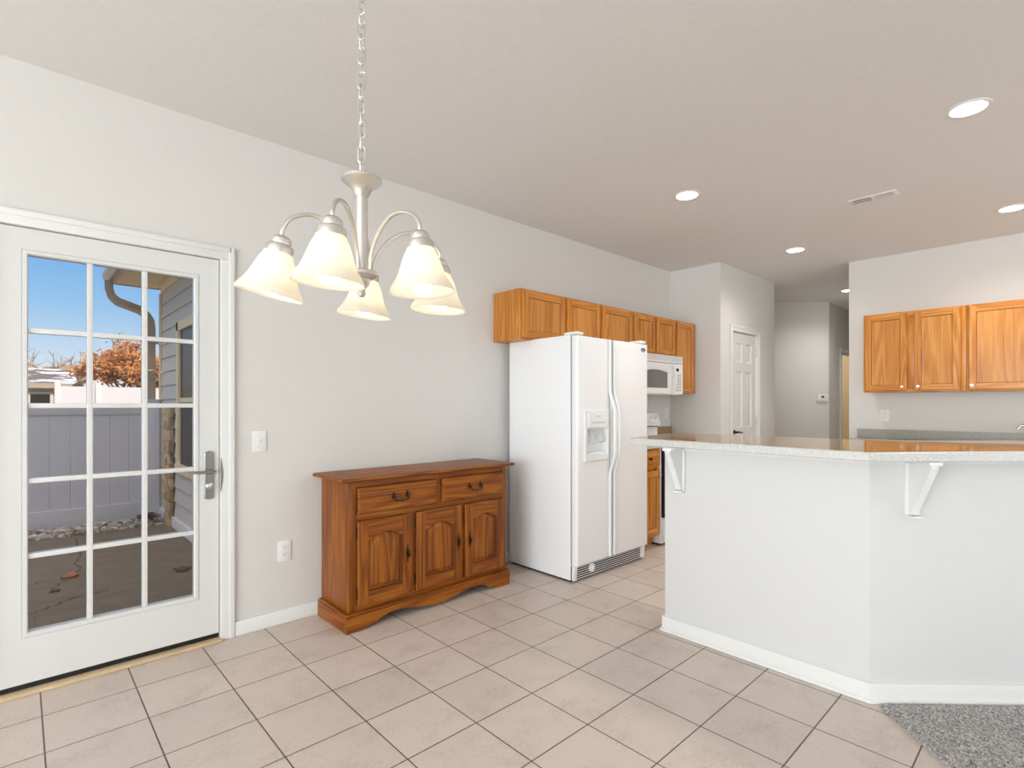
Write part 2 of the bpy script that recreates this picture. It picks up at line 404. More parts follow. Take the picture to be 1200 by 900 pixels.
M['warmwall'] = plain('tan_wall_paint', rgb(206, 190, 158), .7)
struct('wall_far', b, M['warmwall'], 'tan wall of the room beyond the hallway', 'wall', smooth=0)
b = B(); b.box(-5.46, -5.34, -4.5, WV, 0, CE)
struct('wall_rear', b, M['wall'], 'living room wall behind the camera', 'wall', smooth=0)
b = B(); b.box(-5.34, 6.30, -4.5, -4.38, 0, CE)
struct('wall_back', b, M['wall'], 'living room wall facing the patio door wall', 'wall', smooth=0)
# unseen living room windows; the south and angled ones are added for light
def room_window(name, T, w, h, label):
    r = thing(name, label, 'window', T @ Vector((0, 0, 0))); r['kind'] = 'structure'
    b = B(T)
    for s in (-1, 1): b.box(s * w / 2, s * (w / 2 + .07), -.03, 0, -h / 2 - .07, h / 2 + .07, .004)
    b.box(-w / 2, w / 2, -.03, 0, h / 2, h / 2 + .07, .004); b.box(-w / 2, w / 2, -.05, 0, -h / 2 - .07, -h / 2, .004); b.box(-.03, .03, -.025, 0, -h / 2, h / 2)
    obj('frame', b, M['trim'], r)
    b = B(T); b.box(-w / 2, -.03, -.012, -.004, -h / 2, h / 2); b.box(.03, w / 2, -.012, -.004, -h / 2, h / 2)
    obj('pane', b, M['plate'], r)
room_window('window_1', Matrix.Translation((-5.335, -.4, 1.45)) @ Matrix.Rotation(PI / 2, 4, 'Z'), 4.4, 2.0, 'wide living room window behind the camera')
room_window('window_2', Matrix.Translation((-2.2, -4.375, 1.45)) @ Matrix.Rotation(PI, 4, 'Z'), 2.4, 1.9, 'unseen window added opposite the patio door wall for fill light')
b = B(); e_ = Vector((math.cos(-.85), math.sin(-.85), 0)); n_ = Vector((-e_.y, e_.x, 0)); c_ = Vector((3.51, -3.98, 0)) - n_ * .005
q1, q2 = c_ - e_ * 1.35, c_ + e_ * .55
b.prism([(2.50, q1.y - .02), (2.50, -4.38), (q2.x, -4.38), (q2.x, q2.y), (q1.x, q1.y)], 0, CE)
struct('wall_fill_mount', b, M['wall'], 'unseen angled wall added to carry the kitchen fill light', 'wall', smooth=0)  # unseen wall block added behind the kitchen fill light
room_window('window_3', Matrix.Translation((3.51, -3.98, 1.45)) @ Matrix.Rotation(PI - .85, 4, 'Z'), 1.0, 1.9, 'unseen angled window added for the kitchen fill light')
# half wall of the breakfast bar
HC = (2.605, .609); HL = 1.45
dx, dy = .70711, -.70711
E1 = (HC[0] + dx * HL, HC[1] + dy * HL)
th = .15; kx = th * math.tan(PI / 8)
hw = [(2.605, 1.583), HC, E1, (E1[0] + .70711 * th, E1[1] + .70711 * th), (2.605 + th, .609 + kx), (2.605 + th, 1.583)]
b = B(); b.prism(hw, 0, 1.03, .006)
struct('wall_peninsula', b, M['bar'], 'white half wall of the angled breakfast bar', 'wall')
def band(off, z0, z1, bev=.004, endback=True):
    k = off * math.tan(PI / 8)
    p = [(2.605, 1.583 + off), (2.605 - off, 1.583 + off), (2.605 - off, .609 - k), (E1[0] - .70711 * off, E1[1] - .70711 * off), E1, HC, (2.605, 1.583),(2.605 + th, 1.583),(2.605 + th, 1.583 + off)]
    B_ = B(); B_.prism(p, z0, z1, bev); return B_
b = band(.013, .0005, .083, .005)
b2 = band(.022, .0005, .018, .006)
struct('baseboard_peninsula', b, M['trim'], 'white baseboard around the breakfast bar', 'baseboard')
struct('baseboard_peninsula.001', b2, M['trim'], 'white shoe moulding at the foot of the breakfast bar', 'baseboard')
struct('trim_1', band(.010, 1.006, 1.03, .003), M['trim'], 'thin white moulding under the bar top', 'trim')
# baseboards
def bb(name, x0, x1, y0, y1, label):
    b = B(); b.box(x0, x1, y0, y1, .0005, .082, .006)
    struct(name, b, M['trim'], label, 'baseboard')
bb('baseboard_left', .846, 5.29, WV - .014, WV, 'white baseboard along the patio door wall')
bb('baseboard_left.001', -5.33, -.168, WV - .014, WV, 'white baseboard left of the patio door')
bb('baseboard_pantry', 5.40, 5.50, 2.551, 2.565, 'short white baseboard left of the pantry door')
bb('baseboard_pantry.001', 6.282, 6.72, 2.551, 2.565, 'short white baseboard right of the pantry door')
bb('baseboard_right', 6.286, 6.30, 1.58, 1.65, 'white baseboard at the end of the cabinet wall')
# door casings
def casing(name, T, w0, w1, top, fw, label, th=.018):
    """flat moulded casing round an opening; T maps x along wall, -y out of the wall"""
    b = B(T)
    for z0, z1, x0, x1 in ((.0005, top, w0 - fw, w0), (.0005, top, w1, w1 + fw), (top, top + fw, w0 - fw, w1 + fw)):
        b.box(x0, x1, -th * .7, 0, z0, z1, .003)
    e = fw * .42
    b.box(w0 - fw, w0 - fw + e, -th, -.001, .0005, top + fw, .005); b.box(w1 + fw - e, w1 + fw, -th, -.001, .0005, top + fw, .005)
    b.box(w0 - fw + e * .5, w1 + fw - e * .5, -th, -.001, top + fw - e, top + fw, .005)
    return struct(name, b, M['trim'], label, 'door casing')
TL = Matrix.Translation((0, WV, 0))
casing('trim_2', TL, -.095, .780, 2.031, .066, 'white casing around the patio door')
TP = Matrix.Translation((0, 2.565, 0))
casing('trim_3', TP, 5.572, 6.196, 2.052, .068, 'white casing around the pantry door')
TH = Matrix.Translation((0, HB.y, 0))
casing('trim_4', TH, 9.40, 10.21, 2.075, .075, 'white casing around the hallway opening')
b = B(); b.box(9.39, 9.41, HB.y + .001, HB.y + .1, 0, 2.07); b.box(10.2, 10.22, HB.y + .001, HB.y + .1, 0, 2.07)
struct('trim_5', b, M['trim'], 'white jambs inside the hallway opening', 'door casing')
# jamb and threshold of the patio door
b = B(); b.box(DU0, -.092, WV + .002, WV + .139, 0, DZ); b.box(.778, DU1, WV + .002, WV + .139, 0, DZ); b.box(-.092, .778, WV + .002, WV + .139, 2.03, DZ)
b.box(-.092, -.08, WV + .062, WV + .139, 0, 2.03); b.box(.766, .778, WV + .062, WV + .139, 0, 2.03); b.box(-.08, .766, WV + .062, WV + .139, 2.018, 2.03)
struct('trim_6', b, M['trim'], 'white jamb of the patio door', 'door casing', smooth=0)
M['sill'] = plain('tan_oak_threshold', rgb(214, 188, 152), .5, nz=.08, nscale=20)
b = B(); b.box(-.095, .780, WV - .035, WV + .02, .0005, .016, .004)
struct('trim_7', b, M['sill'], 'tan wooden threshold below the patio door', 'threshold')
b = B(); b.box(-.092, .778, WV + .021, WV + .16, .0005, .03, .003)
struct('trim_8', b, M['dark'], 'dark metal sill under the patio door', 'threshold')

# ------------------------------------------------------------------ patio door
PY = WV + .006           # inner face
d1 = thing('door_1', 'white glazed patio door with a fifteen pane grid', 'door', (.34, PY, 0)); d1['kind'] = 'structure'
GX0, GX1, GZ0, GZ1 = .030, .660, .262, 1.912
def rect(x0, x1, z0, z1, y): return [(x0, y, z0), (x1, y, z0), (x1, y, z1), (x0, y, z1)]
b = B()
o_ = (-.088, .774, .042, 2.026)
b.rings([rect(*o_, PY + .044), rect(*o_, PY), rect(GX0 - .022, GX1 + .022, GZ0 - .022, GZ1 + .022, PY), rect(GX0 - .020, GX1 + .020, GZ0 - .020, GZ1 + .020, PY + .003),
         rect(GX0 - .018, GX1 + .018, GZ0 - .018, GZ1 + .018, PY - .003), rect(GX0 - .004, GX1 + .004, GZ0 - .004, GZ1 + .004, PY - .003), rect(GX0, GX1, GZ0, GZ1, PY + .004), rect(GX0, GX1, GZ0, GZ1, PY + .044), rect(*o_, PY + .044)], 0, False, False)
obj('leaf', b, M['door'], d1, 25)
b = B(); b.box(GX0 - .003, GX1 + .003, PY + .020, PY + .024, GZ0 - .003, GZ1 + .003)
obj('glass_pane', b, M['glass'], d1, 0)
b = B()
gw = (GX1 - GX0) / 3; gh = (GZ1 - GZ0) / 5
for y0, y1 in ((PY + .004, PY + .0195), (PY + .0245, PY + .04)):
    for i in (1, 2): b.box(GX0 + gw * i - .011, GX0 + gw * i + .011, y0, y1, GZ0, GZ1, .003)
    for i in (1, 2, 3, 4): b.box(GX0, GX1, y0 + .0008, y1 - .0008, GZ0 + gh * i - .011, GZ0 + gh * i + .011, .003)
obj('muntin_grid', b, M['door'], d1)
b = B(); b.box(-.088, .774, PY + .004, PY + .04, .031, .0415)
obj('door_sweep', b, M['dark'], d1, 0)
# lever set
b = B(); 
lp = []
for k in range(24):
    a = 2 * PI * k / 24; ca, sa = math.cos(a), math.sin(a)
    lp.append((.7268 + .0225 * max(-1, min(1, ca * 1.25)), 0, .885 + (.1035 * (1 if sa > 0 else -1) if abs(sa) > .25 else 0) + .0235 * sa))
b.rings([[(x, PY - .0002, z) for x, _, z in lp], [(x, PY - .006, z) for x, _, z in lp], [(.7268 + (x - .7268) * .86, PY - .009, .885 + (z - .885) * .97) for x, _, z in lp]], 0)
hs = obj('lock_plate', b, M['satin'], d1, 30)
b = B()
b.lathe([(.014, 0), (.014, .012), (.010, .016), (.0085, .04)], 16, Matrix.Translation((.7268, PY - .009, .906)) @ Matrix.Rotation(PI / 2, 4, 'X'))
b.tube([(.7268, PY - .047, .906), (.71, PY - .050, .906), (.68, PY - .052, .907), (.645, PY - .05, .909), (.622, PY - .046, .908)], [.0085, .0085, .0075, .007, .005], 10, flat=.7)
b.tube([(.7268, PY - .047, .906), (.74, PY - .045, .906), (.752, PY - .042, .905)], [.0085, .006, .004], 10)
obj('lever_handle', b, M['satin'], d1)
b = B(); b.lathe([(.017, 0), (.017, .005), (.012, .009), (.006, .010)], 16, Matrix.Translation((.7268, PY - .009, .829)) @ Matrix.Rotation(PI / 2, 4, 'X')); b.box(.7238, .7298, PY - .031, PY - .018, .817, .841, .002)
obj('thumb_turn', b, M['chrome'], d1)
b = B(); lp = [(.780 + .011 * math.sin(PI * k / 10), .885 - .09 + .18 * k / 10) for k in range(11)]
b.extrude_xz(lp + [(.7775, .975), (.7775, .795)], WV - .0135, WV - .0125)
b.bm.verts.ensure_lookup_table()
tag(obj('strike_plate', b, M['satin'], d1), 'curved steel strike plate')

# switch and outlets
def cover(name, T, kind, label, cat, group=None):
    r = thing(name, label, cat, T @ Vector((0, 0, 0)), group)
    b = B(T); b.box(-.0365, .0365, -.006, -.0002, -.059, .059, .003)
    obj('cover_plate', b, M['plate'], r)
    if kind == 'switch':
        b = B(T); b.box(-.006, .006, -.0075, -.0062, -.0125, .0125, .001); b.extrude_yz([(-.007, -.004), (-.018, .004), (-.018, .010), (-.007, .009)], -.0042, .0042)
        obj('toggle', b, M['plate'], r)
    else:
        for s in (-1, 1):
            b = B(T); z = s * .0205
            pts = [(.0165 * max(-1, min(1, 1.25 * math.cos(2 * PI * k / 20))), z + .0145 * max(-1, min(1, 1.15 * math.sin(2 * PI * k / 20)))) for k in range(20)]
            b.rings([[(x, -.0062, zz) for x, zz in pts], [(x, -.0085, zz) for x, zz in pts]], 0)
            rc = obj('receptacle', b, M['plate'], r)
            b = B(T); b.box(-.0075, -.0055, -.0092, -.0088, z - .001, z + .008); b.box(.0055, .0075, -.0092, -.0088, z - .001, z + .008); b.lathe([(.0024, 0), (.0024, .0004)], 10, Matrix.Translation((0, -.0088, z - .007)) @ Matrix.Rotation(PI / 2, 4, 'X'))
            obj('slots', b, M['slot'], rc)
    for z in ((-.03, .03) if kind == 'switch' else (0,)):
        b = B(T); b.lathe([(.003, 0), (.0025, .0012)], 10, Matrix.Translation((0, -.006, z)) @ Matrix.Rotation(PI / 2, 4, 'X'))
        obj('screw', b, M['nickel'], r)
    return r
FL = lambda u, z: Matrix.Translation((u, WV, z))
FR = lambda v, z: Matrix.Translation((6.30, v, z)) @ Matrix.Rotation(-PI / 2, 4, 'Z')
cover('light_switch', FL(.973, 1.052), 'switch', 'white single toggle switch on the wall beside the patio door', 'light switch')
cover('wall_outlet', FL(1.109, .416), 'outlet', 'white duplex outlet low on the wall left of the sideboard', 'outlet')
cover('wall_outlet', FR(1.334, 1.146), 'outlet', 'white duplex outlet below the right hand wall cabinets', 'outlet')
cover('wall_outlet', FL(5.215, 1.16), 'outlet', 'white outlet in the corner beneath the microwave', 'outlet')

# pantry door : six panel
d2 = thing('door_2', 'white six panel pantry door with dark lever', 'door', (5.884, 2.575, 0)); d2['kind'] = 'structure'
def loop_rect(x0, x1, z0, z1, y): return rect(x0, x1, z0, z1, y)
b = B(); fy = 2.575
X = [5.578, 5.578 + .11, 5.578 + .275, 5.578 + .335, 5.578 + .50, 6.190]
xs = [5.578, 5.684, 5.838, 5.928, 6.084, 6.190]; zs = [.012, .22, .80, 1.00, 1.62, 1.72, 1.935, 2.044]
for i in range(5):
    for j in range(7):
        pan = i in (1, 3) and j in (1, 3, 5)
        R = lambda k, y: rect(xs[i] + k, xs[i + 1] - k, zs[j] + k, zs[j + 1] - k, y)
        if pan: b.rings([R(0, fy), R(.016, fy + .011), R(.034, fy + .011), R(.052, fy + .004)], 0, False, True)
        else: b.poly(R(0, fy))
b.rings([rect(xs[0], xs[-1], zs[0], zs[-1], fy), rect(xs[0], xs[-1], zs[0], zs[-1], fy + .035)], 0, False, True)
obj('leaf', b, M['door'], d2, 25)
for z in (.30, 1.07, 1.84):
    b = B(); b.lathe([(.007, -.05), (.007, .05)], 10, Matrix.Translation((6.193, fy - .006, z))); b.box(6.165, 6.215, fy - .012, fy - .001, z - .045, z + .045)
    obj('hinge', b, M['nickel'], d2)
b = B(); b.lathe([(.026, 0), (.026, .006), (.012, .010), (.010, .045)], 16, Matrix.Translation((5.63, fy - .0002, .955)) @ Matrix.Rotation(PI / 2, 4, 'X'))
b.tube([(5.63, fy - .045, .955), (5.66, fy - .048, .958), (5.70, fy - .048, .950), (5.745, fy - .046, .948)], [.010, .009, .008, .006], 10)
obj('lever_handle', b, M['bronze'], d2)

# thermostat on the angled wall
d3 = Vector((HB.x - HA.x, HB.y - HA.y, 0)).normalized()
TT = Matrix.Translation((8.720, 2.6415, 1.352)) @ Matrix.Rotation(math.atan2(d3.y, d3.x), 4, 'Z')
t = thing('thermostat', 'small white thermostat on the angled hallway wall', 'thermostat', TT @ Vector((0, 0, 0)))
b = B(TT); b.box(-.075, .075, -.028, -.0005, -.055, .055, .006); obj('body', b, M['plate'], t)
b = B(TT); b.box(-.022, .018, -.0295, -.0282, .002, .034); obj('display', b, M['slot'], t)
b = B(TT); b.box(-.052, .052, -.0295, -.0282, -.036, -.028); obj('button_strip', b, M['greyplastic'], t)

# ceiling fittings
def downlight(x, y, z, label, r=.094, power=50):
    t = thing('recessed_light', label, 'ceiling light', (x, y, z), 'recessed ceiling lights')
    b = B(); b.lathe([(r, 0), (r, -.003), (r - .006, -.006), (r - .018, -.005), (r - .022, -.001)], 32, Matrix.Translation((x, y, z - .0002)), cap0=False, cap1=False)
    obj('trim_ring', b, M['trim'], t)
    b = B(); b.lathe([(r - .021, -.0015), (r - .03, -.0035), (.012, -.0045)], 32, Matrix.Translation((x, y, z)), cap0=True)
    obj('lens', b, M['can'], t)
    l = light('downlight_lamp', 'SPOT', (0, 0, -.02), (0, 0, 0), power, (1, .965, .92), spot_size=2.7, spot_blend=1.0, shadow_soft_size=.06); l.parent = t
    return t
downlight(3.454, .378, CE, 'recessed downlight nearest the camera, upper right of the ceiling', power=60)
downlight(3.442, 1.914, CE, 'recessed downlight in the ceiling above the refrigerator front', power=34)
downlight(5.416, 1.873, CE, 'recessed downlight in the ceiling near the pantry corner', power=40)
downlight(5.450, .343, CE, 'recessed downlight in front of the right hand cabinet wall', power=62)
downlight(8.085, 2.13, HCE, 'recessed downlight in the hallway ceiling', power=62)
light('far_room_fill', 'POINT', (10.0, 3.7, 2.3), (0, 0, 0), 30, (1, .92, .8), shadow_soft_size=.15)  # unseen light without a fixture, added to brighten the room past the hallway
t = thing('ceiling_vent', 'white slotted air register in the ceiling among the downlights', 'vent', (4.449, 1.013, CE))
b = B(); x0, x1, y0, y1 = 4.385, 4.513, .866, 1.160
def vr(k, z): return [(x0 + k, y0 + k, z), (x1 - k, y0 + k, z), (x1 - k, y1 - k, z), (x0 + k, y1 - k, z)]
b.rings([vr(0, CE - .0002), vr(0, CE - .003), vr(.004, CE - .0055), vr(.022, CE - .0055), vr(.022, CE - .0012)], 0, False, False)
obj('frame', b, M['plate'], t)
b = B(); b.box(x0 + .022, x1 - .022, y0 + .022, y1 - .022, CE - .0012, CE - .0004); obj('duct_opening', b, M['dark'], t, 0)
b = B()
for k in range(19):
    y = y0 + .028 + k * (y1 - y0 - .056) / 18; w = .0018 if k < 9 else .0012
    if k < 9: w = .0038
    if k == 9: w = .008
    b.box(x0 + .022, x1 - .022, y - w, y + w, CE - .005, CE - .0013)
b.box((x0 + x1) / 2 - .002, (x0 + x1) / 2 + .002, y0 + .022, y1 - .022, CE - .0052, CE - .0013)
obj('louvers', b, M['plate'], t, 0)

# ------------------------------------------------------------------ panel doors
def panel_front(b, x0, x1, z0, z1, yf, th, st, rl, arch=0.0, raised=False, m=(2, 0, 4), n=12, step=.006):
    """frame-and-panel front facing -y; slots m = (upright grain, level grain, panel)"""
    def loop(k, y, ox=0.0, oz=0.0, ar=0.0):
        a, c, d, e = x0 + ox + k, x1 - ox - k, z0 + oz + k, z1 - oz - k
        L = [(a, y, d), (c, y, d), (c, y, e - ar)]
        for i in range(1, n):
            t = 1 - 2 * i / n
            L.append(((a + c) / 2 + t * (c - a) / 2, y, e - ar + ar * (.5 + .5 * math.cos(PI * t)) ** .8))
        L.append((a, y, e - ar)); return L
    e = .004
    b.rings([rect(x0, x1, z0, z1, yf + th), rect(x0, x1, z0, z1, yf + e), rect(x0 + e, x1 - e, z0 + e, z1 - e, yf)], lambda k, i: m[1] if i in (0, 2) else m[0], True, False)
    a_, c_ = x0 + st, x1 - st
    b.poly(rect(x0 + e, a_, z0 + e, z1 - e, yf), m[0]); b.poly(rect(c_, x1 - e, z0 + e, z1 - e, yf), m[0])
    inner = loop(0, yf, st, rl, arch)
    b.poly([(a_, yf, z0 + e), (c_, yf, z0 + e), inner[1], inner[0]], m[1])
    tp = inner[2:]
    for i in range(len(tp) - 1): b.poly([tp[i], tp[i + 1], (tp[i + 1][0], yf, z1 - e), (tp[i][0], yf, z1 - e)], m[1])
    lps = [inner, loop(.004, yf + step, st, rl, arch)]
    if raised: lps += [loop(.009, yf + step + .001, st, rl, arch), loop(.030, yf + .0015, st, rl, arch)]
    else: lps += [loop(.012, yf + step + .001, st, rl, arch)]
    def mi(k, i):
        return m[2] if k >= 1 else 3
    b.rings(lps, mi, False, True)

def knob(b, x, y, z, r=.014):
    b.lathe([(.007, 0), (.006, .012), (r, .020), (r, .026), (r * .6, .030)], 14, Matrix.Translation((x, y, z)) @ Matrix.Rotation(PI / 2, 4, 'X'))

OM = OAK + [M['oakgroove']] + [OAKP[2]]     # slots 0 x,1 y,2 z,3 dark,4 panel
OMR = [OAK[1], OAK[0], OAK[2], M['oakgroove'], OAKP[2]]
def cabinet(name, T, w, h, dep, doors, label, cat, group=None, drawers=(), toe=0.0, knobs=(), z0=0.0, rot=False):
    """face-frame cabinet: local x 0..w, y 0 (front of frame) .. dep, z z0..z0+h"""
    OMx = OMR if rot else OM
    r = thing(name, label, cat, T @ Vector((w / 2, dep / 2, z0)), group)
    b = B(T)
    y0 = .019
    if toe:
        b.box(0, w, y0, dep, z0 + toe, z0 + h, .001, 2); b.box(.0, w, .075, dep, z0, z0 + toe, 0, 2)
    else: b.box(0, w, y0, dep, z0, z0 + h, .001, 2)
    obj('carcass', b, OMx, r)
    b = B(T); zb = z0 + toe
    b.box(0, .04, 0, y0 - .0003, zb, z0 + h, .0015, 2); b.box(w - .04, w, 0, y0 - .0003, zb, z0 + h, .0015, 2)
    b.box(.04, w - .04, 0, y0 - .0003, z0 + h - .04, z0 + h, .0015, 0); b.box(.04, w - .04, 0, y0 - .0003, zb, zb + .03, .0015, 0)
    for xm in [(doors[i][1] + doors[i + 1][0]) / 2 for i in range(len(doors) - 1)]:
        b.box(xm - .028, xm + .028, 0, y0 - .0003, zb + .03, z0 + h - .04, .0015, 2)
    for dr in drawers[:1]: b.box(.04, w - .04, .0005, y0 - .0003, dr[2] - .03, dr[2] + .005, .0015, 0)
    obj('face_frame', b, OMx, r)
    hw_ = []
    for i, (a, c, d, e) in enumerate(doors):
        b = B(T); panel_front(b, a, c, d, e, -.0195, .019, .052, .052, m=(2, 0, 4))
        dd = obj('door', b, OMx, r, 0)
        if i < len(knobs) and knobs[i]:
            b = B(T); knob(b, knobs[i][0], -.0197, knobs[i][1]); obj('knob', b, M['nickel'], dd)
    for (a, c, d, e) in drawers:
        b = B(T); b.box(a, c, -.0195, -.0005, d, e, .004, 0)
        dd = obj('drawer_front', b, OMx, r)
        b = B(T); knob(b, (a + c) / 2, -.0197, (d + e) / 2); obj('knob', b, M['bronze'], dd)
    return r
UY = 2.845; UD = WV - UY - .001; UT = 2.122
def UL(u): return Matrix.Translation((u, UY, 0))
def up(u0, u1, zb, doors, label, knobs=()):
    return cabinet('wall_cabinet', UL(u0), u1 - u0, UT - zb, UD, [(a - u0, c - u0, zb + .014, UT - .014) for a, c in doors], label, 'kitchen cabinet', 'oak wall cabinets along the refrigerator wall', z0=zb, knobs=[(k - u0, zb + .06) for k in knobs])
up(2.692, 3.632, 1.742, [(2.708, 3.168), (3.200, 3.620)], 'short two door oak wall cabinet directly above the refrigerator')
up(3.634, 4.118, 1.372, [(3.650, 4.096)], 'single door oak wall cabinet between the refrigerator and microwave cabinets')
up(4.120, 4.872, 1.742, [(4.140, 4.480), (4.515, 4.855)], 'short two door oak wall cabinet above the microwave')
up(4.874, 5.288, 1.372, [(4.892, 5.225)], 'tall single door oak wall cabinet in the corner right of the microwave')
# right wall
def RT(v, depth=.32): return Matrix.Translation((6.30 - depth, v, 0)) @ Matrix.Rotation(-PI / 2, 4, 'Z')
RB = 1.372
def rc(v0, v1, doors, kn, label):
    return cabinet('wall_cabinet', RT(v0), v0 - v1, UT - RB, .319, [(v0 - a, v0 - c, RB + .014, UT - .014) for a, c in doors], label, 'kitchen cabinet', 'oak wall cabinets on the right hand wall', z0=RB, knobs=[(v0 - k, 1.42) for k in kn], rot=True)
rc(1.441, .669, [(1.424, 1.092), (1.036, .707)], (1.125, 1.005), 'two door oak wall cabinet at the hallway end of the right wall')
rc(.667, -.247, [(.652, .226), (.186, -.232)], (.630, -.20), 'two door oak wall cabinet cut by the right edge of the photo')

# base cabinets and counters along the refrigerator wall
cabinet('base_cabinet', Matrix.Translation((3.745, 2.560, 0)), .375, .875, WV - 2.561, [(.02, .355, .125, .68)], 'narrow oak base cabinet between the refrigerator and the range', 'kitchen cabinet', drawers=[(.02, .355, .72, .855)], toe=.1, knobs=[(.33, .64)])
cabinet('base_cabinet', Matrix.Translation((4.892, 2.560, 0)), .395, .875, WV - 2.561, [(.02, .375, .125, .68)], 'narrow oak base cabinet in the corner right of the range', 'kitchen cabinet', drawers=[(.02, .375, .72, .855)], toe=.1, knobs=[(.05, .64)])
def wallcounter(u0, u1, label):
    t = thing('countertop', label, 'countertop', ((u0 + u1) / 2, 2.84, .8755))
    b = B(); b.box(u0, u1, 2.525, WV - .001, .8755, .914, .005); obj('worktop', b, M['laminate'], t)
    b = B(); b.box(u0, u1, WV - .02, WV - .001, .9145, 1.015, .003); obj('backsplash', b, M['lamtop'], t)
wallcounter(3.745, 4.119, 'short speckled counter between the refrigerator and the range')
wallcounter(4.891, 5.298, 'short tan counter in the corner right of the range')
# right wall base run
def rbc(v0, v1, label):
    w = v0 - v1
    return cabinet('base_cabinet', RT(v0, .61), w, .875, .609, [(.02, w / 2 - .02, .125, .68), (w / 2 + .02, w - .02, .125, .68)], label, 'kitchen cabinet', drawers=[(.02, w / 2 - .02, .72, .855), (w / 2 + .02, w - .02, .72, .855)], toe=.1, knobs=[(w / 2 - .05, .64), (w / 2 + .05, .64)], rot=True)
rbc(1.55, .70, 'two door oak base cabinet at the hallway end of the right wall')
rbc(.698, -.25, 'two door oak base cabinet under the sink')
t = thing('countertop', 'grey speckled counter with backsplash along the right hand wall', 'countertop', (5.98, .65, .8755))
b = B(); b.box(5.665, 6.299, -.26, 1.572, .8755, .914, .005); obj('worktop', b, M['backsplash'], t)
b = B(); b.box(6.28, 6.299, -.26, 1.572, .9145, 1.008, .003); obj('backsplash', b, M['backsplash'], t)
b = B(); b.lathe([(.035, 0), (.038, .004), (.034, .010), (.012, .013), (.010, .022), (.004, .024)], 20, Matrix.Translation((6.13, .50, .9142)))
tag(obj('sink_stopper', b, M['black'], at=(6.13, .50, .9142)), 'small black stopper lying on the grey counter near its backsplash', 'sink stopper')
t = thing('faucet', 'chrome kitchen faucet at the right edge of the photo', 'faucet', (6.19, .14, .9142))
b = B(); b.lathe([(.03, 0), (.03, .008), (.022, .014), (.020, .07), (.016, .09)], 18, Matrix.Translation((6.19, .14, .9142))); obj('base', b, M['chrome'], t)
b = B(); b.tube([(6.19, .14, 1.0), (6.185, .16, 1.05), (6.175, .21, 1.085), (6.16, .28, 1.09), (6.15, .335, 1.075), (6.148, .35, 1.05)], [.011] * 6, 12); obj('spout', b, M['chrome'], t)
b = B(); b.tube([(6.19, .14, 1.0), (6.20, .12, 1.03), (6.205, .07, 1.05)], [.010, .007, .006], 10); obj('lever', b, M['chrome'], t)

# ------------------------------------------------------------------ breakfast bar top and corbels
t = thing('bar_countertop', 'glossy speckled bar top with angled overhang on the white half wall', 'countertop', (2.78, .9, 1.0305))
bp = [(2.515, 1.757), (2.440, .571), (3.465, -.456), (3.83, -.09), (3.06, .70), (3.06, 1.757)]
k = .0270     # the top droops a touch towards the overhang
def ztop(x, y):
    e1 = x - 2.60; return 1.070 + k * max(-.2, min(.5, e1)) * .8
b = B()
n_ = len(bp)
lo = [(x, y, 1.0305) for x, y in bp]; 
def inset(P, d):
    cx_ = sum(p[0] for p in P) / len(P); cy_ = sum(p[1] for p in P) / len(P)
    out = []
    for i in range(len(P)):
        p0, p1, p2 = Vector(P[i - 1][:2]), Vector(P[i][:2]), Vector(P[(i + 1) % len(P)][:2])
        e1, e2 = (p1 - p0).normalized(), (p2 - p1).normalized()
        n1, n2 = Vector((-e1.y, e1.x)), Vector((-e2.y, e2.x))
        m_ = (n1 + n2); m_ = m_ / m_.length_squared * 2 * 1
        m_ = m_ * d
        out.append((p1.x + m_.x / 1, p1.y + m_.y / 1))
    return out
ins = inset(bp, .004); ins2 = inset(bp, .010)
b.rings([[(x, y, 1.0305) for x, y in inset(bp, .003)], [(x, y, 1.0335) for x, y in bp], [(x, y, ztop(x, y) - .006) for x, y in bp], [(x, y, ztop(x, y) - .0015) for x, y in ins], [(x, y, ztop(x, y)) for x, y in ins2]], lambda k_, i: 0, True, False)
obj('slab', b, M['laminate'], t, 40)
b = B(); b.poly([(x, y, ztop(x, y) + .0002) for x, y in ins2]); 
obj('top_surface', b, M['lamtop'], t, 0)['label'] = 'glossy tan surface'
def corbel(T, label):
    """plate on the wall, triangular gusset and top plate; wall is y=0, out is -y, z is measured from the top"""
    t = thing('corbel', label, 'corbel', T @ Vector((0, 0, 0)), 'white corbels under the bar top')
    b = B(T); b.box(-.026, .026, -.016, -.0004, -.245, -.018, .003); obj('back_plate', b, M['trim'], t)
    b = B(T); b.box(-.026, .026, -.150, -.0004, -.0175, -.0005, .003); obj('top_plate', b, M['trim'], t)
    b = B(T); b.extrude_yz([(-.0165, -.018), (-.140, -.018), (-.142, -.028), (-.036, -.215), (-.036, -.232), (-.0165, -.236)], -.016, .016); obj('gusset', b, M['trim'], t)
    b = B(T); b.box(-.026, .026, -.044, -.0165, -.246, -.2365, .002); obj('foot', b, M['trim'], t)
corbel(Matrix.Translation((2.605, 1.482, 1.0300)) @ Matrix.Rotation(-PI / 2, 4, 'Z'), 'white corbel at the left end of the breakfast bar')
corbel(Matrix.Translation((2.725, .489, 1.0300)) @ Matrix.Rotation(-PI / 4, 4, 'Z'), 'white corbel under the angled right section of the bar')

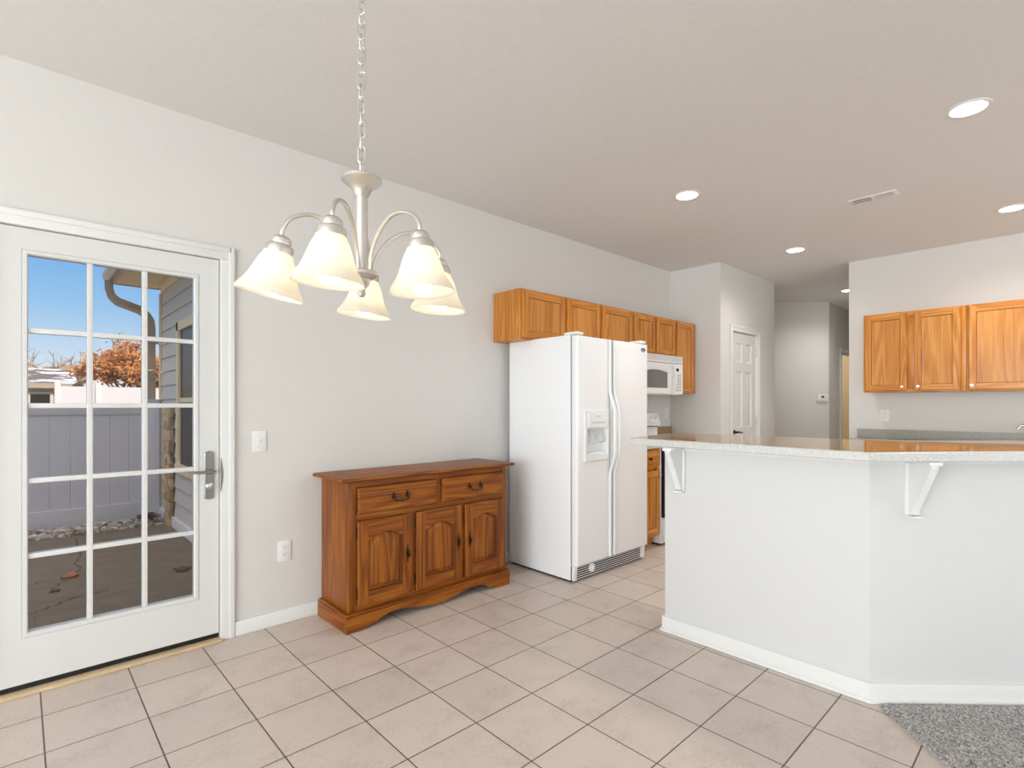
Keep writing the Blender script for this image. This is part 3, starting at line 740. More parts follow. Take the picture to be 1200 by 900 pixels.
# ------------------------------------------------------------------ sideboard
sb = thing('sideboard', 'brown oak sideboard with two drawers and three arched panel doors', 'sideboard', (1.90, 2.95, 0))
SM = SB + [M['sbgroove'], SB[2]]
BX0, BX1, FY, BK = 1.318, 2.487, 2.775, 3.128
b = B(); b.box(BX0, BX1, FY + .02, BK, .10, .826, .002, 2); obj('carcass', b, SM, sb)
b = B()
b.box(BX0, 1.366, FY, FY + .0195, .10, .826, .003, 2); b.box(2.452, BX1, FY, FY + .0195, .10, .826, .003, 2)
b.box(1.366, 2.452, FY, FY + .0195, .792, .826, .002, 0); b.box(1.366, 2.452, FY, FY + .0195, .606, .638, .002, 0); b.box(1.366, 2.452, FY, FY + .0195, .10, .127, .002, 0)
b.box(1.900, 1.935, FY, FY + .0195, .638, .792, .002, 2); b.box(1.713, 1.745, FY, FY + .0195, .127, .606, .002, 2); b.box(2.086, 2.116, FY, FY + .0195, .127, .606, .002, 2)
obj('face_frame', b, SM, sb)
b = B()
def rr(o, z): return [(1.276 - o, 2.738 - o, z), (2.512 + o, 2.738 - o, z), (2.512 + o, 3.129, z), (1.276 - o, 3.129, z)]
b.rings([rr(-.004, .8265), rr(.006, .830), rr(.013, .836), rr(.013, .842), rr(.009, .847), rr(.002, .850)], 0)
obj('top', b, SM, sb, 40)
b = B()
pl = [(1.2925, .0005), (1.395, .0005), (1.415, .012), (1.44, .022), (1.46, .018), (1.475, .020), (1.50, .040), (1.56, .058), (1.66, .056), (1.76, .034), (1.84, .022), (1.8925, .019)]
pl2 = pl + [(3.785 - x, z) for x, z in pl[::-1]][1:]
b.extrude_xz(pl2 + [(2.4925, .088), (1.2925, .088)], 2.742, 2.762, 0)
b.extrude_xz([(1.2955, .088), (2.4895, .088), (2.4895, .100), (1.2955, .100)], 2.748, 2.774, 0)
obj('front_plinth', b, SM, sb, 25)
for x0, x1 in ((1.2925, 1.317), (2.4885, 2.5125)):
    b = B(); b.box(x0, x1 if x0 < 2 else 2.5125, 2.7625, 3.125, .0005, .088, .002, 1); b.box(x0 + .004, x1 - .001, 2.7755, 3.124, .088, .102, .003, 1)
    obj('side_plinth', b, SM, sb)
def bail(T, par, m=M['brass']):
    b = B(T)
    for s in (-1, 1):
        b.lathe([(.013, 0), (.012, .003), (.007, .006), (.006, .016), (.007, .022), (.003, .025)], 12, Matrix.Translation((s * .046, 0, .006)) @ Matrix.Rotation(PI / 2, 4, 'X'))
        b.sphere((s * .046, -.004, .022), .007, 8, 6); b.sphere((s * .046, -.004, -.008), .006, 8, 6)
    b.tube([(-.046, -.018, .004), (-.044, -.022, -.010), (-.036, -.024, -.022), (-.018, -.025, -.020), (0, -.025, -.024), (.018, -.025, -.020), (.036, -.024, -.022), (.044, -.022, -.010), (.046, -.018, .004)], [.004, .0045, .005, .0042, .0058, .0042, .005, .0045, .004], 8)
    return obj('bail_pull', b, m, par)
for x0, x1, in ((1.369, 1.898), (1.937, 2.449)):
    b = B(); b.rings([rect(x0, x1, .641, .789, FY - .0005), rect(x0, x1, .641, .789, FY - .012), rect(x0 + .012, x1 - .012, .653, .777, FY - .019)], 0); dr = obj('drawer_front', b, SM, sb, 25)
    bail(Matrix.Translation(((x0 + x1) / 2, FY - .0192, .716)), dr)
for i, (x0, x1) in enumerate(((1.369, 1.712), (1.746, 2.086), (2.117, 2.450))):
    b = B(); panel_front(b, x0, x1, .129, .604, FY - .0195, .019, .062, .075, .038, True, m=(2, 0, 4), n=20, step=.012)
    dr = obj('cabinet_door', b, SM, sb, 0)
    hx = x0 + .032 if i == 2 else x1 - .030
    b = B(); T = Matrix.Translation((hx, FY - .0197, .372)); b.M = T
    b.lathe([(.0085, 0), (.008, .004)], 12, Matrix.Rotation(PI / 2, 4, 'X')); b.sphere((0, -.003, .045), .006, 8, 6, sc=(.8, .5, 2)); b.sphere((0, -.003, -.045), .006, 8, 6, sc=(.8, .5, 2))
    b.box(-.005, .005, -.004, -.0005, -.042, .042, .001)
    b.tube([(0, -.006, .026), (0, -.018, .014), (0, -.022, 0), (0, -.018, -.014), (0, -.006, -.026)], [.004, .005, .0062, .005, .004], 8)
    obj('pull', b, M['brass'], dr)
    if i < 2 or True:
        hy = x0 - .003 if i < 2 else x1 + .003
        for z in (.20, .54):
            b = B(); b.lathe([(.004, -.03), (.004, .03)], 8, Matrix.Translation((hy, FY - .008, z))); obj('hinge', b, M['brass'], dr)

# ------------------------------------------------------------------ refrigerator
fr = thing('refrigerator', 'white side by side refrigerator with ice and water dispenser', 'refrigerator', (3.255, 2.77, 0))
AM = [M['appliance']]
b = B(); b.box(2.815, 3.695, 2.462, 3.10, .015, 1.748, .006); obj('case', b, AM, fr)
b = B(); b.box(2.83, 3.68, 2.47, 3.08, .0005, .0145); obj('rollers', b, M['dark'], fr, 0)
SEAM0, SEAM1 = 3.195, 3.206
def fdoor(x0, x1, hole=None):
    b = B(); y0, y1 = 2.398, 2.452
    def R(k, y): return rect(x0 + k, x1 - k, .122 + k * .6, 1.742 - k * .6, y)
    L = [R(.002, y1), R(0, y1 - .006), R(0, y0 + .016), R(.003, y0 + .007), R(.009, y0 + .002), R(.018, y0)]
    if hole:
        h = hole
        L += [rect(*h, y0), rect(h[0] + .004, h[1] - .004, h[2] + .004, h[3] - .004, y0 + .045)]
    b.rings(L, 0); return b
HO = (2.915, 3.150, .905, 1.085)
fz = obj('freezer_door', fdoor(2.818, SEAM0, HO), AM, fr, 40)
fg = obj('fridge_door', fdoor(SEAM1, 3.692), AM, fr, 40)
# door gasket
b = B(); b.box(2.825, 3.687, 2.4525, 2.4615, .13, 1.735); obj('door_gasket', b, M['gasket'], fr, 0)
def fhandle(xc, par):
    b = B(); pts = []
    for k in range(0, 61):
        z = .135 + (1.735 - .135) * k / 60
        t = (z - .72) / (1.375 - .72)
        yy = 2.398 - .010
        if 0 < t < 1:
            s = min(1, min(t, 1 - t) / .30); yy -= .046 * (s * s * (3 - 2 * s))
        pts.append((xc, yy, z))
    b.tube(pts, .0135, 10, side=(1, 0, 0), flat=.8)
    return obj('handle', b, M['appliance2'], par)
fhandle(3.176, fz); fhandle(3.227, fg)
# dispenser
b = B(); y0 = 2.3975
b.rings([rect(2.880, 3.158, .850, 1.222, y0), rect(2.880, 3.158, .850, 1.222, y0 - .008), rect(2.888, 3.152, .858, 1.214, y0 - .014), rect(HO[0] - .004, HO[1] + .002, HO[2] - .008, HO[3] + .001, y0 - .010), rect(HO[0], HO[1], HO[2], HO[3], y0 + .004)], 0, False, False)
ds = obj('dispenser', b, M['appliance2'], fz, 30)
b = B(); b.rings([rect(2.918, 3.148, 1.092, 1.206, y0 - .0125), rect(2.921, 3.145, 1.095, 1.203, y0 - .017)], 0); obj('control_panel', b, M['appliance2'], ds)
b = B(); b.box(2.945, 3.105, y0 - .0178, y0 - .0171, 1.122, 1.130); obj('button_strip', b, M['greyplastic'], ds)
b = B(); b.box(3.012, 3.048, y0 - .0178, y0 - .0171, 1.168, 1.175); obj('badge', b, M['greyplastic'], ds)
b = B()
for xc in (2.985, 3.075):
    b.tube([(xc - .014, y0 + .02, 1.082), (xc - .022, y0 + .006, 1.04), (xc - .034, y0 - .002, 1.0), (xc - .028, y0 - .004, .985), (xc, y0 - .004, .981), (xc + .028, y0 - .004, .985), (xc + .034, y0 - .002, 1.0), (xc + .022, y0 + .006, 1.04), (xc + .014, y0 + .02, 1.082)], .0042, 8)
obj('paddles', b, M['greyplastic'], ds)
b = B(); b.box(2.925, 3.14, y0 + .004, y0 + .040, .9055, .912, .001)
for k in range(9): b.box(2.935 + k * .024, 2.945 + k * .024, y0 + .008, y0 + .036, .9122, .914)
obj('drip_tray', b, M['appliance2'], ds)
# hinge caps, emblem, grille
for x0, x1 in ((2.822, 2.90), (3.61, 3.688)):
    b = B(); b.box(x0, x1, 2.412, 2.53, 1.7485, 1.770, .008); obj('hinge_cap', b, M['appliance2'], fr)
b = B(); pts = [(3.622 + .027 * math.cos(a), 2.3965, 1.692 + .0135 * math.sin(a)) for a in [2 * PI * k / 28 for k in range(28)]]
b.tube(pts, .0026, 6, loop=True)
b.tube([(3.600, 2.3965, 1.689), (3.610, 2.396, 1.697), (3.622, 2.396, 1.689), (3.634, 2.396, 1.697), (3.645, 2.3965, 1.690)], [.002, .003, .0036, .003, .002], 6)
obj('emblem', b, M['slot'], fg)
b = B(); b.box(2.822, 3.688, 2.452, 2.461, .018, .115); obj('grille_cavity', b, M['dark'], fr, 0)
b = B()
b.extrude_yz([(2.435, .016), (2.452, .016), (2.452, .118), (2.425, .118)], 2.820, 2.850); b.extrude_yz([(2.435, .016), (2.452, .016), (2.452, .118), (2.425, .118)], 3.66, 3.690)
for k in range(6):
    z = .020 + k * .0165; y = 2.437 - k * .0016
    b.extrude_yz([(y, z + .001), (y + .006, z), (y + .006, z + .004), (y, z + .0062)], 2.850, 3.66)
b.lathe([(.030, 0), (.030, .010), (.022, .014), (.019, .010)], 20, Matrix.Translation((3.02, 2.440, .074)) @ Matrix.Rotation(PI / 2, 4, 'X'))
obj('base_grille', b, M['appliance2'], fr, 30)

# ------------------------------------------------------------------ microwave
mw = thing('microwave', 'white over the range microwave beneath the oak cabinets', 'microwave', (4.496, 2.95, 1.352))
b = B(); b.box(4.124, 4.868, 2.785, WV - .001, 1.352, 1.739, .004); obj('body', b, M['appliance2'], mw)
b = B(); x0, x1 = 4.124, 4.868
b.box(x0, x1, 2.752, 2.7845, 1.662, 1.737, .006)
for k in range(6): b.box(x0 + .02, x1 - .02, 2.7512, 2.7522, 1.676 + k * .0095, 1.680 + k * .0095)
vg = obj('vent_grille', b, [M['appliance2']], mw)
b = B()
for k in range(6): b.box(x0 + .02, x1 - .02, 2.7506, 2.7511, 1.6805 + k * .0095, 1.6845 + k * .0095)
obj('vent_slots', b, M['greyplastic'], vg, 0)
b = B()
def mwl(k, y, top=.0):
    a, c, d, e = 4.165 + k, 4.585 - k, 1.415 + k, 1.590 - k
    L = [(a, y, d), (c, y, d)]
    for i in range(13):
        t = i / 12; L.append((c + (a - c) * t, y, e - .03 + .03 * math.sin(PI * (.08 + .84 * t))))
    return L
def mwo(y, k=0):
    a, c, d, e = x0 + .002 + k, 4.685 - k, 1.356 + k, 1.658 - k
    L = [(a, y, d), (c, y, d)]
    for i in range(13): L.append((c + (a - c) * i / 12, y, e))
    return L
b.rings([mwo(2.784), mwo(2.758), mwo(2.750, .006), mwl(-.012, 2.750), mwl(-.004, 2.754), mwl(0, 2.756)], lambda k, i: 0, True, False)
dd = obj('door', b, M['appliance2'], mw, 30)
b = B(); b.poly(mwl(0, 2.7562)); obj('window', b, M['ovenglass'], dd, 0)
b = B(); b.tube([(4.655, 2.750, 1.375), (4.655, 2.722, 1.40), (4.655, 2.708, 1.46), (4.655, 2.706, 1.51), (4.655, 2.708, 1.56), (4.655, 2.722, 1.62), (4.655, 2.750, 1.645)], [.011, .012, .0125, .0125, .0125, .012, .011], 10, side=(1, 0, 0)); obj('handle', b, M['appliance2'], dd)
b = B(); b.box(4.690, x1, 2.752, 2.784, 1.356, 1.658, .006); cp_ = obj('control_panel', b, M['appliance2'], mw)
b = B(); b.box(4.735, 4.785, 2.7505, 2.7518, 1.585, 1.615); obj('display', b, M['black'], cp_, 0)
b = B()
for r_ in range(6):
    for c_ in range(3): b.box(4.735 + c_ * .036, 4.760 + c_ * .036, 2.7503, 2.7518, 1.39 + r_ * .029, 1.41 + r_ * .029, .0005)
obj('keypad', b, M['greyplastic'], cp_)

# ------------------------------------------------------------------ range
rg = thing('kitchen_range', 'white electric range under the microwave', 'range', (4.505, 2.8, 0))
x0, x1 = 4.127, 4.884
b = B(); b.box(x0, x1, 2.545, WV - .005, .02, .900, .004); obj('body', b, M['appliance'], rg)
b = B(); b.box(x0 + .02, x1 - .02, 2.58, 3.10, .0005, .0195); obj('plinth', b, M['dark'], rg, 0)
b = B(); b.box(x0 - .001, x1 + .001, 2.52, 3.07, .9005, .922, .006); ct = obj('cooktop', b, M['appliance'], rg)
for xx, yy, r_ in ((4.31, 2.67, .095), (4.70, 2.67, .075), (4.31, 2.92, .075), (4.70, 2.92, .095)):
    b = B()
    for q in range(4):
        R_ = r_ * (1 - q * .24); b.tube([(xx + R_ * math.cos(2 * PI * k / 24), yy + R_ * math.sin(2 * PI * k / 24), .930) for k in range(24)], .005, 6, loop=True)
    b.lathe([(r_ + .015, .9222), (r_ + .012, .926), (.01, .9235)], 24, Matrix.Translation((xx, yy, 0)))
    obj('burner', b, M['black'], rg)
b = B(); b.box(x0, x1, 3.055, WV - .006, .9225, 1.025, .003); obj('riser', b, M['appliance'], rg)
b = B(); b.box(x0, x1, 3.05, WV - .006, 1.0255, 1.034); obj('backguard_seam', b, M['black'], rg, 0)
b = B(); b.extrude_yz([(3.02, 1.035), (WV - .006, 1.035), (WV - .006, 1.18), (3.075, 1.18), (3.06, 1.17), (3.02, 1.06)], x0 - .004, x1 + .006); bg = obj('backguard', b, M['appliance2'], rg, 25)
for xx in (4.20, 4.29, 4.73, 4.82):
    b = B(); b.lathe([(.022, 0), (.020, .018), (.012, .02)], 16, Matrix.Translation((xx, 3.044, 1.11)) @ Matrix.Rotation(PI / 2 + .35, 4, 'X')); obj('knob', b, M['appliance2'], bg)
b = B(); b.box(x0 + .002, x0 + .022, 2.520, 2.5445, .255, .870); b.box(x1 - .022, x1 - .002, 2.520, 2.5445, .255, .870); b.box(x0 + .022, x1 - .022, 2.52, 2.5445, .852, .87)
obj('door_seal', b, M['black'], rg, 0)
b = B(); b.rings([rect(x0 + .024, x1 - .024, .262, .848, 2.544), rect(x0 + .024, x1 - .024, .262, .848, 2.508), rect(x0 + .03, x1 - .03, .268, .842, 2.503), rect(x0 + .16, x1 - .16, .40, .68, 2.503), rect(x0 + .165, x1 - .165, .405, .675, 2.507)], 0, True, False); od = obj('oven_door', b, M['appliance'], rg, 30)
b = B(); b.poly(rect(x0 + .165, x1 - .165, .405, .675, 2.5068)); obj('window', b, M['black'], od, 0)
b = B(); b.tube([(x0 + .07, 2.503, .79), (x0 + .075, 2.468, .79), (x0 + .12, 2.460, .79), (x1 - .12, 2.460, .79), (x1 - .075, 2.468, .79), (x1 - .07, 2.503, .79)], .011, 10); obj('handle', b, M['appliance2'], od)
b = B(); b.box(x0 + .006, x1 - .006, 2.508, 2.5445, .045, .245, .006); obj('drawer', b, M['appliance'], rg)

# ------------------------------------------------------------------ chandelier
CU, CV = .6266 + .0050, 1.2585 - .0048
ch = thing('chandelier', 'brushed nickel five arm chandelier with frosted bell glass shades', 'chandelier', (CU, CV, CE))
T0 = Matrix.Translation((CU, CV, 0))
b = B(T0); b.lathe([(.066, CE - .0003), (.066, CE - .006), (.058, CE - .018), (.03, CE - .030), (.008, CE - .036)], 28); obj('ceiling_canopy', b, M['nickel'], ch)
# chain: thin stadium links, each turned a quarter
ztop_, zbot = CE - .034, 1.852
pitch = .0315; n_l = int((ztop_ - zbot) / pitch)
def link(zc, turn, lean=0.0, L=.0215, R=.0085, w=.0019):
    b = B(Matrix.Translation((CU, CV, zc)) @ Matrix.Rotation(turn, 4, 'Z') @ Matrix.Rotation(lean, 4, 'Y'))
    pts = []
    for k in range(20):
        a = 2 * PI * k / 20
        pts.append((R * math.cos(a), 0, (L - R) * (1 if math.sin(a) >= 0 else -1) + R * math.sin(a)))
    b.tube(pts, w, 6, loop=True, side=(0, 1, 0)); return b
random.seed(11)
for k in range(n_l + 1):
    obj('chain_link', link(zbot + .008 + k * (ztop_ - zbot - .006) / n_l, .75 + PI / 2 * (k % 2) + random.uniform(-.35, .35), random.uniform(-.08, .08)), M['nickel'], ch)
b = B(T0)
b.tube([(.007 * math.cos(a), 0, 1.843 + .008 * math.sin(a)) for a in [2 * PI * k / 16 for k in range(16)]], .002, 6, loop=True, side=(0, 1, 0))
b.lathe([(.006, 1.840), (.012, 1.836), (.044, 1.834), (.050, 1.830), (.0505, 1.824), (.046, 1.819), (.030, 1.808), (.022, 1.797), (.018, 1.788), (.0165, 1.785)], 32)
obj('top_cap', b, M['nickel'], ch)
b = B(T0); b.lathe([(.0150, 1.786), (.0150, 1.600)], 24); obj('stem', b, M['nickel'], ch)
b = B(T0); b.lathe([(.016, 1.600), (.030, 1.598), (.041, 1.592), (.042, 1.584), (.036, 1.580), (.022, 1.574), (.018, 1.560), (.010, 1.552), (.009, 1.546), (.011, 1.540), (.008, 1.533), (.002, 1.530)], 28); obj('hub', b, M['nickel'], ch)
left = Vector((-math.sin(YAW), math.cos(YAW), 0))        # towards the left of the view
R0 = .2125
arms = [(162.1, 13, 'globe'), (-135.7, 4, 'globe'), (-77.1, -3, 'tube'), (-8.8, 2, 'globe'), (61.6, 6, 'globe')]
SH = [(.0285, .000), (.0325, -.004), (.0335, -.010), (.0385, -.018), (.0425, -.028), (.0465, -.040), (.0510, -.053), (.0555, -.065), (.0615, -.077), (.0690, -.088), (.0745, -.097), (.0760, -.103)]
for ang, tilt, kind in arms:
    a = math.radians(ang); e = Vector((math.cos(a), math.sin(a), 0))
    mouth = Vector((CU, CV, 0)) + e * R0; mouth.z = 1.517
    down = (Vector((0, 0, -1)) + left * math.tan(math.radians(tilt))).normalized()
    neck = mouth - down * .104
    zx = -down; xx = e - zx * e.dot(zx); xx.normalize(); yy = zx.cross(xx)
    TS = Matrix(((xx.x, yy.x, zx.x, neck.x), (xx.y, yy.y, zx.y, neck.y), (xx.z, yy.z, zx.z, neck.z), (0, 0, 0, 1)))
    top = neck + zx * .040
    h_ = Vector((top.x - CU, top.y - CV, 0)); rt = h_.length; e = h_ / rt
    def P_(r, z): return Vector((CU, CV, 0)) + e * r + Vector((0, 0, z))
    ctrl = [P_(.030, 1.590), P_(.034, 1.625), P_(.25 * rt, 1.664), P_(.40 * rt, 1.698), P_(.58 * rt, 1.716), P_(.76 * rt, 1.714), P_(.92 * rt, 1.698), top + Vector((0, 0, .014)), top - zx * .004]
    pts = []
    for i in range(len(ctrl) - 1):       # Catmull-Rom
        p0, p1, p2, p3 = ctrl[max(0, i - 1)], ctrl[i], ctrl[i + 1], ctrl[min(len(ctrl) - 1, i + 2)]
        for q in range(4):
            t = q / 4; pts.append(.5 * ((2 * p1) + (p2 - p0) * t + (2 * p0 - 5 * p1 + 4 * p2 - p3) * t * t + (3 * p1 - p0 - 3 * p2 + p3) * t ** 3))
    pts.append(ctrl[-1])
    b = B(); b.tube(pts, .0052, 10); arm = obj('arm', b, M['nickel'], ch)
    b = B(TS); b.lathe([(.006, .040), (.014, .038), (.021, .032), (.023, .024), (.0225, .019), (.029, .015), (.0315, .009), (.0315, -.003), (.0265, -.0035)], 24); obj('socket_cup', b, M['nickel'], arm)
    b = B(TS)
    inner = [(r - .0028, z) for r, z in SH[::-1]]
    b.lathe(SH + [(.0765, -.1045)] + inner, 40, cap0=False, cap1=False); obj('lamp_shade', b, M['shade'], arm, 60)
    b = B(TS)
    if kind == 'globe': b.lathe([(.012, -.004), (.013, -.020), (.017, -.036), (.026, -.055), (.0300, -.072), (.0285, -.085), (.021, -.097), (.010, -.1035), (.002, -.105)], 20)
    else: b.lathe([(.012, -.004), (.013, -.030), (.020, -.034), (.0215, -.042), (.0215, -.100), (.018, -.108), (.004, -.110)], 20)
    obj('bulb', b, M['bulb'], arm, 60)

# ------------------------------------------------------------------ outside
ZG = -.15
b = B(); b.box(-6, 1.29, WV + .14, 7.40, ZG - .1, ZG); pat = struct('patio_slab', b, M['concrete'], 'brown concrete patio outside the glazed door', 'patio', smooth=0)
b = B()
def crack(pts, w):
    L = []; 
    for i, p in enumerate(pts):
        q = Vector(pts[min(i + 1, len(pts) - 1)]) - Vector(pts[max(i - 1, 0)]); q.normalize(); n = Vector((-q.y, q.x)) * w * (.4 + .6 * random.random())
        L.append(((p[0] + n.x, p[1] + n.y, ZG + .0006), (p[0] - n.x, p[1] - n.y, ZG + .0006)))
    for i in range(len(L) - 1): b.poly([L[i][0], L[i + 1][0], L[i + 1][1], L[i][1]])
def jag(pts, n=5, amp=.03):
    out = []
    for i in range(len(pts) - 1):
        for k in range(n):
            t = k / n; out.append((pts[i][0] + (pts[i + 1][0] - pts[i][0]) * t + random.uniform(-amp, amp), pts[i][1] + (pts[i + 1][1] - pts[i][1]) * t + random.uniform(-amp, amp)))
    out.append(pts[-1]); return out
random.seed(5)
crack(jag([(.42, 7.2), (.39, 6.387), (.374, 5.943), (.26, 5.536), (.161, 5.266)]), .012)
crack(jag([(-.4, 4.5), (.042, 4.83), (.168, 4.95), (.285, 5.053), (.5, 5.05)]), .016)
crack(jag([(-.3, 5.4), (.048, 5.56), (.142, 5.70)]), .010)
obj('crack', b, M['concretedark'], pat, 0)
b = B(); b.box(-30, 40, 7.4, 90, -1.0, ZG - .06); struct('ground', b, M['ground'], 'bare winter ground beyond the patio', 'ground', smooth=0)
# gravel strip
b = B(); b.box(-6, 1.27, 7.952, 8.9, ZG - .0585, ZG - .057 + .001); b.box(-6, 1.27, 7.952, 8.9, ZG - .0585, ZG - .056); struct('gravel_bed', b, M['stone'], 'thin gravel bed running under the fence', 'ground', smooth=0)
b = B(); random.seed(9)
for i in range(900):
    x, y = random.uniform(-2.2, 1.2), random.uniform(7.42, 7.90); r = random.uniform(.012, .045)
    n = 7; sx, sy = random.uniform(.7, 1.2), random.uniform(.7, 1.2); ph = random.random() * 6
    lp = [[(x + r * rr_ * sx * math.cos(ph + 2 * PI * k / n) * random.uniform(.85, 1.1), y + r * rr_ * sy * math.sin(ph + 2 * PI * k / n), ZG - .05 + z * r + random.uniform(0, .012) + .04) for k in range(n)] for rr_, z in ((1, 0), (.85, .5), (.4, .75))]
    b.rings(lp, 0)
b.box(-6, 1.25, 7.405, 7.95, ZG - .059, ZG - .012)
tag(obj('gravel', b, M['stone'], smooth=0), 'strip of mixed river gravel between the patio and fence', 'gravel', kind='stuff')
# leaves
def leaf(name, x, y, s, m, label, seed, z=ZG):
    random.seed(seed); b = B(); n = 12; lp = []
    for k in range(n):
        a = 2 * PI * k / n; r = s * (1 + .25 * math.cos(5 * a)) * random.uniform(.85, 1.1)
        lp.append((x + r * math.cos(a), y + 1.4 * r * math.sin(a), z + .006 + .25 * r * abs(math.sin(a * 1.5)) + .1 * s))
    lo_ = [(px_ * .985 + x * .015, py_ * .985 + y * .015, z + .001) for px_, py_, _ in lp]
    c_ = [(x + (p[0] - x) * .45, y + (p[1] - y) * .45, z + .004 + .3 * s) for p in lp]
    b.rings([lo_, lp, c_], 0); return tag(obj(name, b, m, at=(x, y, z)), label, 'leaf')
leaf('dead_leaf', .303, 5.667, .055, M['leaf'], 'curled orange brown leaf on the patio beside the crack', 1)
leaf('dead_leaf', 1.004, 5.246, .050, M['leafdark'], 'dark dead leaf on the patio near the house wall', 2)
leaf('dead_leaf', .20, 5.30, .026, M['leafdark'], 'tiny dark leaf scrap on the crack in the patio', 3)
b = B(); random.seed(21)
for i in range(70):
    x, y = 1.12 + random.gauss(0, .06), 7.72 + random.gauss(0, .08); x = min(x, 1.22); s = random.uniform(.02, .045); a = random.random() * 6; z = ZG + random.uniform(.035, .07)
    b.poly([(x + s * math.cos(a + q * 1.57) * (1.3 if q % 2 else .8), y + s * math.sin(a + q * 1.57), z + random.uniform(0, .025)) for q in range(4)])
tag(obj('leaf_litter', b, M['leafdark'], smooth=0), 'heap of dead leaves at the foot of the fence post', 'leaves', kind='stuff')
# near fence
FVY = 8.02
fn = thing('privacy_fence', 'white vinyl fence in shade at the end of the patio', 'fence', (-.5, FVY, ZG))
b = B(); b.box(-5.0, 1.165, FVY - .025, FVY + .025, 1.135, 1.262, .004); obj('rail', b, M['vinyl'], fn)
b = B(); b.box(-5.0, 1.165, FVY - .025, FVY + .025, ZG + .005, ZG + .20, .004); obj('rail', b, M['vinyl'], fn)
b = B()
x = 1.165
while x > -5:
    b.box(x - .178, x - .004, FVY - .011, FVY + .011, ZG + .195, 1.14, .004, seg=1); x -= .182
b.box(-5, 1.165, FVY - .004, FVY + .004, ZG + .195, 1.14)
obj('board_panel', b, M['vinyl'], fn)
for x in (1.225, -1.2, -3.6):
    b = B(); b.box(x - .062, x + .062, FVY - .062, FVY + .062, ZG - .055, 1.30, .006); b.rings([[(x + i * .07, FVY + j * .07, z) for i, j in ((-1, -1), (1, -1), (1, 1), (-1, 1))] for z in (1.301, 1.32)], 0)
    obj('post', b, M['vinyl'], fn)
# house wing: siding wall seen edge-on, corner boards, window, soffit, gutter
U0 = 1.312; VC = 8.06
wg = thing('house_wing', 'grey lap sided wing of the house right of the patio', 'house', (U0, 5.7, ZG))
b = B(); b.box(U0 + .02, 9.0, WV + .141, VC, ZG - .1, 2.775); obj('wall_core', b, M['siding'], wg, 0)
b = B(); z = ZG + .12
ex = .169
while z < 2.66:
    for y0, y1 in (((WV + .15, 5.42), (7.05, VC - .09)) if .46 < z + .08 < 2.2 else ((WV + .15, VC - .09),)):
        b.poly([(U0 - .010, y0, z), (U0 - .010, y1, z), (U0 + .008, y1, min(z + ex + .012, 2.70)), (U0 + .008, y0, min(z + ex + .012, 2.70))]); b.poly([(U0 - .010, y0, z), (U0 - .010, y1, z), (U0 + .010, y1, z), (U0 + .010, y0, z)])
    z += ex
obj('lap_siding', b, M['siding'], wg, 0)
b = B(); b.box(U0 - .018, U0 + .02, VC - .09, VC + .018, ZG + .02, 2.66, .003); b.box(U0 + .02, U0 + .11, VC, VC + .018, ZG + .02, 2.70, .003); obj('corner_board', b, M['fascia'], wg)
b = B(); b.box(U0 - .016, U0 + .02, WV + .15, VC - .09, 2.665, 2.775, .003); obj('frieze_board', b, M['fascia'], wg)
b = B(); b.box(U0 - .035, U0 + .02, WV + .15, VC - .09, ZG - .05, ZG + .115, .004); obj('base_trim', b, M['trim'], wg)
b = B()
y0, y1, z0, z1 = 5.45, 7.02, .50, 2.18
for a in ((y0, y0 + .09, z0, z1), (y1 - .09, y1, z0, z1), (y0, y1, z1 - .10, z1), (y0 - .02, y1 + .02, z0 - .01, z0 + .09)):
    b.box(U0 - .024 - (.012 if a[2] == z0 - .01 else 0), U0 + .02, a[0], a[1], a[2], a[3], .003)
b.box(U0 - .012, U0 + .02, y0 + .09, y0 + .12, z0 + .09, z1 - .1); b.box(U0 - .012, U0 + .02, y1 - .12, y1 - .09, z0 + .09, z1 - .1); b.box(U0 - .010, U0 + .02, y0 + .09, y1 - .09, 1.28, 1.33)
wf = obj('window', b, M['fascia'], wg)
b = B(); b.box(U0 + .0, U0 + .012, y0 + .09, y1 - .09, z0 + .09, z1 - .1); obj('pane', b, M['darkglass'], wf, 0)
SZ = 2.776; SX = .86; SVE = 8.33
b = B()
nb = 44
for k in range(nb):          # soffit boards with grooves
    a0 = WV + .16 + (SVE - WV - .16) * k / nb; a1 = WV + .16 + (SVE - WV - .16) * (k + 1) / nb
    b.box(SX, U0 + .02, a0 + .004, a1 - .002, SZ, SZ + .02)
    b.box(SX, U0 + .02, a0 - .002, a0 + .004, SZ + .008, SZ + .02)
b.box(U0 + .02, 9.0, VC, SVE, SZ, SZ + .02)
obj('soffit', b, M['soffit'], wg, 0)
b = B(); b.box(SX - .022, SX, WV + .16, SVE + .02, SZ - .03, SZ + .14, .003); b.box(SX, 9.0, SVE, SVE + .02, SZ - .012, SZ + .16, .003); obj('fascia_board', b, M['spout'], wg)
b = B(); b.rings([[(SX - .04, WV + .16, SZ + .14), (SX - .04, SVE + .04, SZ + .14), (5.1, SVE + .04, SZ + 1.0), (5.1, WV + .16, SZ + 1.0)], [(SX - .04, WV + .16, SZ + .17), (SX - .04, SVE + .04, SZ + .17), (5.1, SVE + .04, SZ + 1.03), (5.1, WV + .16, SZ + 1.03)]], 0)
b.rings([[(9.3, WV + .16, SZ + .14), (9.3, SVE + .04, SZ + .14), (5.1, SVE + .04, SZ + 1.0), (5.1, WV + .16, SZ + 1.0)], [(9.3, WV + .16, SZ + .17), (9.3, SVE + .04, SZ + .17), (5.1, SVE + .04, SZ + 1.03), (5.1, WV + .16, SZ + 1.03)]], 0)
obj('roof', b, M['roofing'], wg, 0)
b = B(); gx = SX - .023
